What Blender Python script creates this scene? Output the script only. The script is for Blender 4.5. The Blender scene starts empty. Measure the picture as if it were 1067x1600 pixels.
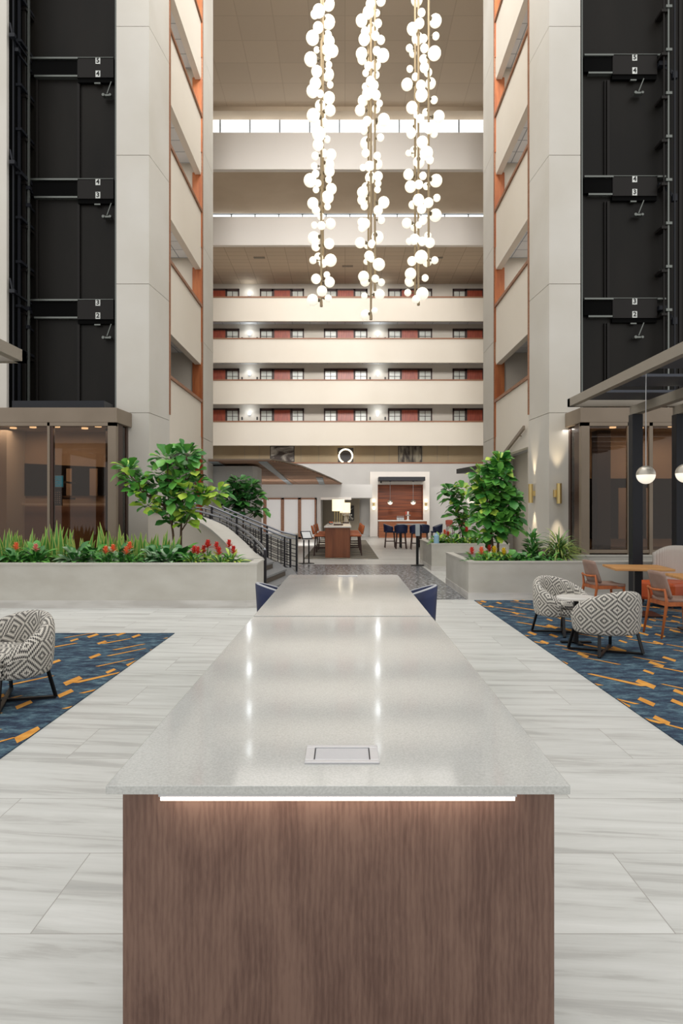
import bpy, math, random
from mathutils import Vector, Matrix
PI = math.pi
S = bpy.context.scene
COL = S.collection
random.seed(7)

# ------------------------------------------------------------------ camera
F = 1070.0                      # focal length in pixels of the 1067x1600 frame
VX, VY, H = 539.0, 798.0, 1.6   # vanishing point of the hall's axis, eye height
cd = bpy.data.cameras.new('camera')
cam = bpy.data.objects.new('camera', cd); COL.objects.link(cam)
cam.location = (0, 0, H); cam.rotation_euler = (PI/2, 0, 0)
cd.sensor_fit = 'VERTICAL'; cd.sensor_height = 36; cd.sensor_width = 24
cd.lens = F*36/1600; cd.shift_x = (533.5-VX)/1600; cd.shift_y = (VY-800)/1600
cd.clip_end = 200
S.camera = cam
S.view_settings.view_transform = 'Standard'; S.view_settings.look = 'None'
S.view_settings.exposure = 0.08; S.view_settings.gamma = 1; S.view_settings.use_curve_mapping = False

# ------------------------------------------------------------------ daylight and added fill lamps
w = bpy.data.worlds.new('world'); S.world = w; w.use_nodes = True
w.node_tree.nodes['Background'].inputs[0].default_value = (1.0, 0.985, 0.96, 1)
w.node_tree.nodes['Background'].inputs[1].default_value = 0.95

def area(name, loc, rot, sx, sy, power, col=(1, .96, .9)):
    l = bpy.data.lights.new(name, 'AREA'); l.shape = 'RECTANGLE'; l.size = sx; l.size_y = sy
    l.energy = power; l.color = col
    o = bpy.data.objects.new(name, l); COL.objects.link(o); o.location = loc; o.rotation_euler = rot
    return o
area('skylight_fill', (0, 13, 22.0), (0, 0, 0), 9, 18, 1500, (1, .98, .95))  # added overhead area lamp, for daylight through an assumed roof opening
area('back_gallery_fill', (0, 3, 19), (math.radians(80), 0, 0), 4, 5, 700, (1, .985, .96)).data.spread = math.radians(38)  # added fill aimed at the back galleries, no window stands here
area('rear_soffit_fill', (0, 43.5, 17.4), (0, 0, 0), 14, 4, 260, (1, .95, .88))  # added unseen fill just below the tiled soffit
area('canopy_fill', (-3.2, 33, 3.0), (math.radians(50), 0, 0), 5, 5, 330, (1, .97, .93))  # added unseen fill, brightens the frosted partition
area('bar_wall_fill', (4.5, 36, 5.5), (math.radians(55), 0, 0), 5, 3, 160, (1, .95, .88))  # added fill hanging free, brightens the back wall by the bar

def P(x, y, Y):
    """world point seen at photo pixel (x, y) when it stands at depth Y"""
    return Vector(((x-VX)/F*Y, Y, H+(VY-y)/F*Y))

# ------------------------------------------------------------------ materials
def srgb(c):
    return tuple((v/255/12.92 if v/255 <= .04045 else ((v/255+.055)/1.055)**2.4) for v in c)
MATS = {}
def nodes_of(name):
    m = bpy.data.materials.new(name); m.use_nodes = True
    return m, m.node_tree.nodes, m.node_tree.links
def mat(name, c, rough=.6, metal=0, c2=None, scale=(4, 4, 4), emit=0, bump=0, detail=4, spec=.5, ramp=(.35, .65), coat=0, alpha=None, distort=0):
    m, N, L = nodes_of(name); b = N['Principled BSDF']
    b.inputs['Base Color'].default_value = (*srgb(c), 1)
    b.inputs['Roughness'].default_value = rough; b.inputs['Metallic'].default_value = metal
    b.inputs['Specular IOR Level'].default_value = spec
    if coat: b.inputs['Coat Weight'].default_value = coat; b.inputs['Coat Roughness'].default_value = .08
    if emit:
        b.inputs['Emission Color'].default_value = (*srgb(c), 1); b.inputs['Emission Strength'].default_value = emit
    if c2 or bump:
        t = N.new('ShaderNodeTexCoord'); mp = N.new('ShaderNodeMapping'); mp.inputs['Scale'].default_value = scale
        n = N.new('ShaderNodeTexNoise'); n.inputs['Scale'].default_value = 1; n.inputs['Detail'].default_value = detail
        n.inputs['Distortion'].default_value = distort
        L.new(t.outputs['Object'], mp.inputs[0]); L.new(mp.outputs[0], n.inputs['Vector'])
        if c2:
            r = N.new('ShaderNodeValToRGB'); r.color_ramp.elements[0].position = ramp[0]; r.color_ramp.elements[1].position = ramp[1]
            r.color_ramp.elements[0].color = (*srgb(c), 1); r.color_ramp.elements[1].color = (*srgb(c2), 1)
            L.new(n.outputs['Fac'], r.inputs[0]); L.new(r.outputs[0], b.inputs['Base Color'])
        if bump:
            bp = N.new('ShaderNodeBump'); bp.inputs['Strength'].default_value = bump; bp.inputs['Distance'].default_value = .01
            L.new(n.outputs['Fac'], bp.inputs['Height']); L.new(bp.outputs[0], b.inputs['Normal'])
    MATS[name] = m; return m

mat('plaster', (214, 206, 194), .75, c2=(208, 200, 187), scale=(.5, .5, .5), bump=.02)
mat('column_plaster', (210, 206, 198), .7, c2=(202, 197, 187), scale=(.6, .6, .6))
mat('seam', (150, 142, 130), .8)
mat('cream', (231, 223, 210), .75, c2=(226, 217, 203), scale=(.3, .3, .3))
mat('white_fascia', (238, 232, 225), .7)
mat('soffit', (208, 190, 166), .8, c2=(198, 179, 154), scale=(.4, .4, .4))
mat('grey_wall', (205, 203, 200), .7, c2=(199, 197, 194), scale=(.5, .5, .5))
mat('beige_panel', (178, 158, 126), .7, c2=(170, 148, 116), scale=(.6, .6, .6))
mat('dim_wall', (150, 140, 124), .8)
mat('trim_wood', (152, 106, 76), .5, c2=(134, 88, 60), scale=(1, 8, 30))
mat('door_wood', (178, 76, 40), .4, c2=(144, 54, 28), scale=(12, 4, 1.5))
mat('jamb_wood', (182, 108, 60), .45, c2=(156, 84, 44), scale=(12, 4, 1.5))
mat('dark_frame', (58, 34, 26), .5)
mat('window_glass', (222, 224, 216), .3, c2=(190, 192, 182), scale=(.8, 1, 2.2))
mat('planter_stone', (204, 201, 192), .6, c2=(192, 188, 178), scale=(1.5, 1.5, 3), bump=.03, detail=6)
mat('planter_cap', (204, 201, 193), .5, c2=(196, 192, 183), scale=(2, 2, 2))
mat('skirting', (214, 211, 206), .4, c2=(196, 192, 186), scale=(1.2, 2, 8), detail=7, ramp=(.45, .62))
mat('soil', (52, 40, 30), .95, c2=(34, 26, 20), scale=(20, 20, 20), bump=.5)
mat('black_steel', (24, 24, 27), .35, .4)
mat('charcoal', (32, 34, 40), .45, .1, spec=.35)
mat('shaft_black', (17, 15, 12), .42, 0, c2=(27, 24, 20), scale=(1.2, 1.2, .35), spec=.22)
mat('shaft_plate', (26, 23, 21), .4, 0, spec=.25)
mat('shaft_edge', (120, 124, 120), .35, .7)
mat('void_black', (5, 5, 5), .8, spec=.1)
mat('number_white', (225, 228, 224), .5)
mat('number_black', (14, 14, 14), .6)
mat('bronze', (138, 124, 108), .45, .15, c2=(128, 114, 98), scale=(1, 1, 1))
mat('bronze_dark', (70, 48, 38), .4, .3)
mat('pergola_bronze', (150, 142, 130), .4, .3)
mat('louver_blue', (66, 70, 80), .5)
mat('brass', (216, 190, 128), .3, .75)
mat('globe_rod', (158, 140, 112), .45, .4)
mat('globe_socket', (110, 98, 78), .45, .4)
mat('globe_glass', (255, 248, 230), .3, emit=.62)
mat('globe_shade_metal', (190, 184, 172), .35, .7)
mat('lamp_glow', (255, 240, 208), .5, emit=2.2)
mat('cool_glow', (235, 245, 255), .5, emit=1.3)
mat('lampshade', (255, 236, 198), .8, emit=1.1)
mat('led', (255, 244, 230), .5, emit=8)
mat('sky_glass', (250, 253, 255), .4, emit=1.6)
mat('mullion_grey', (150, 158, 164), .5)
mat('outlet_steel', (205, 205, 208), .35, .3)
mat('outlet_lid', (196, 198, 204), .3, .3)
mat('frosted', (244, 246, 248), .4)
mat('bar_wood', (150, 78, 40), .4, c2=(98, 46, 24), scale=(.5, 3, 16), detail=6, ramp=(.38, .62))
mat('bar_front', (166, 104, 66), .45, c2=(132, 76, 46), scale=(.7, 3, 14))
mat('table_wood', (142, 84, 52), .4, c2=(118, 66, 40), scale=(8, 2, 1))
mat('marble_white', (232, 228, 222), .25)
mat('oak', (214, 160, 100), .4, c2=(196, 140, 82), scale=(1.5, 14, 14))
mat('chair_wood', (200, 114, 60), .4, c2=(164, 84, 42), scale=(12, 12, 2))
mat('dark_walnut', (62, 34, 26), .4)
mat('tan_leather', (206, 116, 66), .45, c2=(190, 100, 54), scale=(5, 5, 5))
mat('taupe_leather', (166, 138, 124), .5, c2=(152, 124, 110), scale=(5, 5, 5))
mat('red_leather', (150, 70, 52), .5)
mat('orange_leather', (206, 92, 38), .4, c2=(186, 76, 28), scale=(4, 4, 4))
mat('navy_velvet', (34, 46, 86), .55, c2=(26, 36, 70), scale=(6, 6, 6))
mat('navy_inner', (70, 72, 88), .6)
mat('piping_white', (190, 192, 196), .5)
mat('steel', (170, 172, 174), .3, .8)
mat('rail_cap', (150, 154, 162), .3, .8)
mat('rail_iron', (44, 42, 46), .45, .4)
mat('stair_tread', (150, 152, 154), .35, c2=(120, 122, 125), scale=(30, 30, 30))
mat('stair_riser', (96, 84, 72), .5)
mat('bark', (110, 88, 70), .9, c2=(80, 62, 48), scale=(10, 10, 30), bump=.4)
mat('blue_screen', (38, 130, 176), .4, emit=1.1)
mat('blue_can', (150, 190, 214), .4)
mat('clear_acrylic', (188, 196, 200), .2)
mat('paint_dark', (62, 48, 40), .6, c2=(190, 182, 170), scale=(1.1, 1, 2.2), detail=7, ramp=(.45, .62), distort=.7)
mat('paint_mono', (36, 34, 34), .6, c2=(176, 170, 160), scale=(2.2, 1, 2.2), detail=5, ramp=(.48, .54), distort=1.5)
mat('paint_brown', (52, 40, 32), .6, c2=(160, 150, 128), scale=(3.2, 1, .9), detail=6, ramp=(.42, .62), distort=.5)
mat('picture_frame', (34, 28, 26), .5)
mat('red_flower', (206, 50, 52), .5, c2=(228, 96, 80), scale=(20, 20, 20))
mat('orange_flower', (238, 112, 58), .5, c2=(244, 150, 110), scale=(20, 20, 20))
mat('pink_flower', (232, 150, 140), .5)
mat('yellow_flower', (232, 206, 60), .5)
mat('reflection_dark', (22, 18, 15), .4, 0, spec=.15)  # dark tone of the reflection built behind the lift glass
mat('lift_lining', (190, 174, 156), .6, c2=(178, 162, 144), scale=(1, 1, 1))
mat('lift_dado', (150, 122, 108), .6)
mat('lift_dark', (40, 32, 30), .5)
mat('vent_grey', (130, 118, 104), .6)

def leafmat(name, c, c2, rough=.35, vein=True):
    m = mat(name, c, rough, c2=c2, scale=(3.5, 3.5, 3.5), detail=2, spec=.5); return m
leafmat('leaf_green', (70, 142, 54), (118, 182, 80))
leafmat('leaf_deep', (44, 108, 48), (84, 150, 70))
leafmat('leaf_lime', (150, 196, 62), (200, 222, 96))
leafmat('leaf_dark', (34, 78, 40), (58, 108, 54))
leafmat('leaf_silver', (96, 140, 96), (176, 200, 168))
leafmat('leaf_yellow_edge', (196, 206, 110), (170, 188, 92))
leafmat('leaf_grass', (74, 116, 50), (150, 178, 86))

def tile_floor():
    m, N, L = nodes_of('tile_floor'); b = N['Principled BSDF']
    t = N.new('ShaderNodeTexCoord'); mp = N.new('ShaderNodeMapping')
    mp.inputs['Location'].default_value = (1.19, -3.2+.61*0, 0)
    L.new(t.outputs['Object'], mp.inputs[0])
    br = N.new('ShaderNodeTexBrick'); br.offset = .5; br.offset_frequency = 2
    br.inputs['Scale'].default_value = 1; br.inputs['Brick Width'].default_value = 1.22; br.inputs['Row Height'].default_value = .61
    br.inputs['Mortar Size'].default_value = .0022; br.inputs['Mortar Smooth'].default_value = .1; br.inputs['Bias'].default_value = -.1
    br.inputs['Color1'].default_value = (1, 1, 1, 1); br.inputs['Color2'].default_value = (0, 0, 0, 1); br.inputs['Mortar'].default_value = (.5, .5, .5, 1)
    L.new(mp.outputs[0], br.inputs['Vector'])
    # long drifting veins along X, shifted per tile
    mul = N.new('ShaderNodeVectorMath'); mul.operation = 'MULTIPLY_ADD'
    mul.inputs[1].default_value = (0, 7.3, 3.1)
    sc = N.new('ShaderNodeMapping'); sc.inputs['Scale'].default_value = (.42, 5.2, 1); s0 = N.new('ShaderNodeMapping'); s0.inputs['Rotation'].default_value = (0, 0, .10)
    L.new(t.outputs['Object'], s0.inputs[0]); L.new(s0.outputs[0], sc.inputs[0]); L.new(br.outputs['Color'], mul.inputs[0]); L.new(sc.outputs[0], mul.inputs[2])
    n = N.new('ShaderNodeTexNoise'); n.inputs['Scale'].default_value = 1.5; n.inputs['Detail'].default_value = 9; n.inputs['Roughness'].default_value = .66; n.inputs['Distortion'].default_value = .45
    L.new(mul.outputs[0], n.inputs['Vector'])
    r = N.new('ShaderNodeValToRGB'); e = r.color_ramp.elements
    e[0].position = .30; e[0].color = (*srgb((182, 183, 180)), 1); e[1].position = .70; e[1].color = (*srgb((228, 229, 226)), 1)
    k = e.new(.47); k.color = (*srgb((211, 212, 208)), 1); k = e.new(.42); k.color = (*srgb((197, 197, 193)), 1)
    L.new(n.outputs['Fac'], r.inputs[0])
    tone = N.new('ShaderNodeMix'); tone.data_type = 'RGBA'; tone.blend_type = 'MULTIPLY'; tone.inputs['Factor'].default_value = .07
    L.new(r.outputs[0], tone.inputs['A']); L.new(br.outputs['Color'], tone.inputs['B'])
    mx = N.new('ShaderNodeMix'); mx.data_type = 'RGBA'; L.new(br.outputs['Fac'], mx.inputs['Factor'])
    L.new(tone.outputs['Result'], mx.inputs['A']); mx.inputs['B'].default_value = (*srgb((168, 165, 160)), 1)
    L.new(mx.outputs['Result'], b.inputs['Base Color']); b.inputs['Roughness'].default_value = .34
    b.inputs['Specular IOR Level'].default_value = .35
    MATS['tile_floor'] = m
tile_floor()
def grid_mat(name, c, cl, w, h, size=.012, rough=.8, c2=None):
    m, N, L = nodes_of(name); b = N['Principled BSDF']; t = N.new('ShaderNodeTexCoord')
    br = N.new('ShaderNodeTexBrick'); br.offset = 0; br.inputs['Scale'].default_value = 1
    br.inputs['Brick Width'].default_value = w; br.inputs['Row Height'].default_value = h; br.inputs['Mortar Size'].default_value = size
    br.inputs['Color1'].default_value = (*srgb(c), 1); br.inputs['Color2'].default_value = (*srgb(c2 or [v*.97 for v in c]), 1); br.inputs['Mortar'].default_value = (*srgb(cl), 1)
    L.new(t.outputs['Object'], br.inputs['Vector']); L.new(br.outputs['Color'], b.inputs['Base Color']); b.inputs['Roughness'].default_value = rough
    MATS[name] = m
grid_mat('ceiling_tile', (206, 187, 163), (172, 152, 128), 1.22, .61, .018)
grid_mat('ceiling_main', (222, 204, 181), (206, 187, 163), 1.5, 1.5, .02)
grid_mat('corridor_tile', (232, 234, 236), (160, 166, 172), 1.22, .61, .016)
grid_mat('slat_ceiling', (196, 156, 128), (112, 86, 70), 2.4, .2, .02, c2=(150, 114, 92))

def speckle(name, cols, scale, rough, spec=.5, big=None):
    m, N, L = nodes_of(name); b = N['Principled BSDF']; t = N.new('ShaderNodeTexCoord')
    n = N.new('ShaderNodeTexNoise'); n.inputs['Scale'].default_value = scale; n.inputs['Detail'].default_value = 3; n.inputs['Roughness'].default_value = .7
    L.new(t.outputs['Object'], n.inputs['Vector'])
    r = N.new('ShaderNodeValToRGB'); e = r.color_ramp.elements; e[0].position = .36; e[1].position = .64
    e[0].color = (*srgb(cols[0]), 1); e[1].color = (*srgb(cols[-1]), 1)
    if len(cols) > 2: k = e.new(.5); k.color = (*srgb(cols[1]), 1)
    L.new(n.outputs['Fac'], r.inputs[0]); L.new(r.outputs[0], b.inputs['Base Color'])
    if big:
        n2 = N.new('ShaderNodeTexNoise'); n2.inputs['Scale'].default_value = big; n2.inputs['Detail'].default_value = 5
        L.new(t.outputs['Object'], n2.inputs['Vector'])
        mx = N.new('ShaderNodeMix'); mx.data_type = 'RGBA'; mx.blend_type = 'SOFT_LIGHT'; mx.inputs['Factor'].default_value = .22
        L.new(r.outputs[0], mx.inputs['A']); L.new(n2.outputs['Color'], mx.inputs['B'])
        hs = N.new('ShaderNodeRGBToBW'); L.new(n2.outputs['Fac'], mx.inputs['B'])
        L.new(mx.outputs['Result'], b.inputs['Base Color'])
    b.inputs['Roughness'].default_value = rough; b.inputs['Specular IOR Level'].default_value = spec
    MATS[name] = m
speckle('quartz', [(180, 181, 178), (190, 191, 188), (198, 199, 196)], 160, .08, .5, big=2.5)
speckle('granite', [(44, 47, 54), (104, 108, 114), (186, 188, 190)], 13, .25, .4)

def carpet_mat():
    m, N, L = nodes_of('carpet_navy'); b = N['Principled BSDF']; t = N.new('ShaderNodeTexCoord')
    mp = N.new('ShaderNodeMapping'); mp.inputs['Scale'].default_value = (4.5, 9, 1); mp.inputs['Rotation'].default_value = (0, 0, .35)
    L.new(t.outputs['Object'], mp.inputs[0])
    n = N.new('ShaderNodeTexNoise'); n.inputs['Scale'].default_value = 1; n.inputs['Detail'].default_value = 9; n.inputs['Roughness'].default_value = .78
    L.new(mp.outputs[0], n.inputs['Vector'])
    r = N.new('ShaderNodeValToRGB'); e = r.color_ramp.elements
    e[0].position = .36; e[0].color = (*srgb((40, 48, 64)), 1); e[1].position = .66; e[1].color = (*srgb((118, 142, 152)), 1)
    k = e.new(.47); k.color = (*srgb((58, 72, 90)), 1); k = e.new(.55); k.color = (*srgb((78, 102, 116)), 1)
    L.new(n.outputs['Fac'], r.inputs[0]); L.new(r.outputs[0], b.inputs['Base Color']); b.inputs['Roughness'].default_value = .95
    b.inputs['Specular IOR Level'].default_value = .1
    MATS['carpet_navy'] = m
carpet_mat()
mat('carpet_orange', (226, 166, 84), .95, c2=(206, 142, 66), scale=(9, 9, 9), detail=6, spec=.1)

def rug_mat():
    m, N, L = nodes_of('zigzag_rug'); b = N['Principled BSDF']; t = N.new('ShaderNodeTexCoord')
    sp = N.new('ShaderNodeSeparateXYZ'); L.new(t.outputs['Object'], sp.inputs[0])
    def M(op, a, b_=None):
        q = N.new('ShaderNodeMath'); q.operation = op
        for i, v in enumerate((a, b_)):
            if v is None: continue
            if isinstance(v, (int, float)): q.inputs[i].default_value = v
            else: L.new(v, q.inputs[i])
        return q.outputs[0]
    zig = M('PINGPONG', M('MULTIPLY', sp.outputs[0], 1.0), .28)
    f = M('FRACT', M('MULTIPLY', M('ADD', sp.outputs[1], M('MULTIPLY', zig, 1.2)), 1.9))
    r = N.new('ShaderNodeValToRGB'); r.color_ramp.interpolation = 'CONSTANT'; e = r.color_ramp.elements
    e[0].color = (*srgb((98, 98, 94)), 1); e[1].position = .62; e[1].color = (*srgb((164, 154, 134)), 1)
    L.new(f, r.inputs[0]); L.new(r.outputs[0], b.inputs['Base Color']); b.inputs['Roughness'].default_value = .95
    MATS['zigzag_rug'] = m
rug_mat()

def ikat():
    m, N, L = nodes_of('ikat_fabric'); b = N['Principled BSDF']; t = N.new('ShaderNodeTexCoord')
    sp = N.new('ShaderNodeSeparateXYZ'); L.new(t.outputs['UV'], sp.inputs[0])
    def M(op, a, b_=None):
        q = N.new('ShaderNodeMath'); q.operation = op
        for i, v in enumerate((a, b_)):
            if v is None: continue
            if isinstance(v, (int, float)): q.inputs[i].default_value = v
            else: L.new(v, q.inputs[i])
        return q.outputs[0]
    U, V = sp.outputs[0], sp.outputs[1]       # metres
    u = M('PINGPONG', M('DIVIDE', U, .135), 1.0); v = M('PINGPONG', M('DIVIDE', V, .118), 1.0)
    jag = M('MULTIPLY', M('GREATER_THAN', M('FRACT', M('MULTIPLY', U, 70)), .5), .09)
    d = M('ADD', M('ADD', u, v), jag)
    f = M('FRACT', M('MULTIPLY', d, 2.35))
    band = M('GREATER_THAN', f, .50)
    dash = M('GREATER_THAN', M('FRACT', M('MULTIPLY', U, 70)), .30)
    fac = M('MULTIPLY', band, M('ADD', .5, M('MULTIPLY', dash, .5)))
    nz = N.new('ShaderNodeTexNoise'); nz.inputs['Scale'].default_value = 120
    mx = N.new('ShaderNodeMix'); mx.data_type = 'RGBA'; L.new(fac, mx.inputs['Factor'])
    mx.inputs['A'].default_value = (*srgb((218, 213, 203)), 1); mx.inputs['B'].default_value = (*srgb((40, 37, 38)), 1)
    L.new(mx.outputs['Result'], b.inputs['Base Color']); b.inputs['Roughness'].default_value = .9
    bp = N.new('ShaderNodeBump'); bp.inputs['Strength'].default_value = .3; bp.inputs['Distance'].default_value = .003
    L.new(t.outputs['Object'], nz.inputs['Vector']); L.new(nz.outputs['Fac'], bp.inputs['Height']); L.new(bp.outputs[0], b.inputs['Normal'])
    MATS['ikat_fabric'] = m
ikat()
def ribbed(name, c1, c2, k):
    m, N, L = nodes_of(name); b = N['Principled BSDF']; t = N.new('ShaderNodeTexCoord')
    wv = N.new('ShaderNodeTexWave'); wv.bands_direction = 'Y'; wv.inputs['Scale'].default_value = k; wv.inputs['Distortion'].default_value = 1.0
    L.new(t.outputs['Object'], wv.inputs['Vector'])
    r = N.new('ShaderNodeValToRGB'); r.color_ramp.elements[0].color = (*srgb(c1), 1); r.color_ramp.elements[1].color = (*srgb(c2), 1)
    r.color_ramp.elements[0].position = .3; r.color_ramp.elements[1].position = .6
    L.new(wv.outputs['Fac'], r.inputs[0]); L.new(r.outputs[0], b.inputs['Base Color']); b.inputs['Roughness'].default_value = .9
    MATS[name] = m
ribbed('wing_fabric', (196, 186, 176), (218, 211, 203), 14)

def table_body():
    m, N, L = nodes_of('stained_birch'); b = N['Principled BSDF']; t = N.new('ShaderNodeTexCoord')
    mp = N.new('ShaderNodeMapping'); mp.inputs['Scale'].default_value = (3.2, 2, .9)
    L.new(t.outputs['Object'], mp.inputs[0])
    n0 = N.new('ShaderNodeTexNoise'); n0.inputs['Scale'].default_value = .9; n0.inputs['Detail'].default_value = 3
    L.new(mp.outputs[0], n0.inputs['Vector'])
    ad = N.new('ShaderNodeVectorMath'); ad.operation = 'MULTIPLY_ADD'; ad.inputs[1].default_value = (.9, .9, .9)
    L.new(n0.outputs['Color'], ad.inputs[0]); L.new(mp.outputs[0], ad.inputs[2])
    m2 = N.new('ShaderNodeMapping'); m2.inputs['Scale'].default_value = (2.6, 3, 2.6); L.new(ad.outputs[0], m2.inputs[0])
    n1 = N.new('ShaderNodeTexNoise'); n1.inputs['Scale'].default_value = 1.0; n1.inputs['Detail'].default_value = 8; n1.inputs['Roughness'].default_value = .65
    L.new(m2.outputs[0], n1.inputs['Vector'])
    m3 = N.new('ShaderNodeMapping'); m3.inputs['Scale'].default_value = (240, 60, 22); L.new(t.outputs['Object'], m3.inputs[0])
    n2 = N.new('ShaderNodeTexNoise'); n2.inputs['Scale'].default_value = 1; n2.inputs['Detail'].default_value = 3; L.new(m3.outputs[0], n2.inputs['Vector'])
    a = N.new('ShaderNodeMath'); a.operation = 'MULTIPLY_ADD'; a.inputs[1].default_value = .24; L.new(n2.outputs['Fac'], a.inputs[0]); 
    s = N.new('ShaderNodeMath'); s.operation = 'MULTIPLY'; s.inputs[1].default_value = .76; L.new(n1.outputs['Fac'], s.inputs[0]); L.new(s.outputs[0], a.inputs[2])
    wv = N.new('ShaderNodeTexWave'); wv.inputs['Scale'].default_value = 2.2; wv.inputs['Distortion'].default_value = 9; wv.inputs['Detail'].default_value = 4; wv.inputs['Detail Scale'].default_value = .7
    wm = N.new('ShaderNodeMapping'); wm.inputs['Scale'].default_value = (9, 3, 2.2); L.new(t.outputs['Object'], wm.inputs[0]); L.new(wm.outputs[0], wv.inputs['Vector'])
    a2 = N.new('ShaderNodeMath'); a2.operation = 'MULTIPLY_ADD'; a2.inputs[1].default_value = .09; L.new(wv.outputs['Fac'], a2.inputs[0]); L.new(a.outputs[0], a2.inputs[2]); a = a2
    r = N.new('ShaderNodeValToRGB'); e = r.color_ramp.elements
    e[0].position = .40; e[0].color = (*srgb((88, 62, 52)), 1); e[1].position = .64; e[1].color = (*srgb((118, 91, 78)), 1)
    L.new(a.outputs[0], r.inputs[0]); L.new(r.outputs[0], b.inputs['Base Color']); b.inputs['Roughness'].default_value = .5
    MATS['stained_birch'] = m
table_body()
def glass(name, tint, refl=.12, rough=.02, ior=1.5):
    m, N, L = nodes_of(name); b = N['Principled BSDF']; N.remove(b)
    out = N['Material Output']; tr = N.new('ShaderNodeBsdfTransparent'); tr.inputs[0].default_value = (*srgb(tint), 1)
    gl = N.new('ShaderNodeBsdfGlossy'); gl.inputs['Roughness'].default_value = rough
    fr = N.new('ShaderNodeFresnel'); fr.inputs[0].default_value = ior
    ad = N.new('ShaderNodeMath'); ad.operation = 'ADD'; ad.inputs[1].default_value = refl; L.new(fr.outputs[0], ad.inputs[0])
    mx = N.new('ShaderNodeMixShader'); L.new(ad.outputs[0], mx.inputs[0]); L.new(tr.outputs[0], mx.inputs[1]); L.new(gl.outputs[0], mx.inputs[2])
    L.new(mx.outputs[0], out.inputs[0]); MATS[name] = m
glass('tinted_glass', (208, 190, 172), .02, ior=1.3)
glass('clear_glass', (240, 245, 245), .03)

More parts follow.
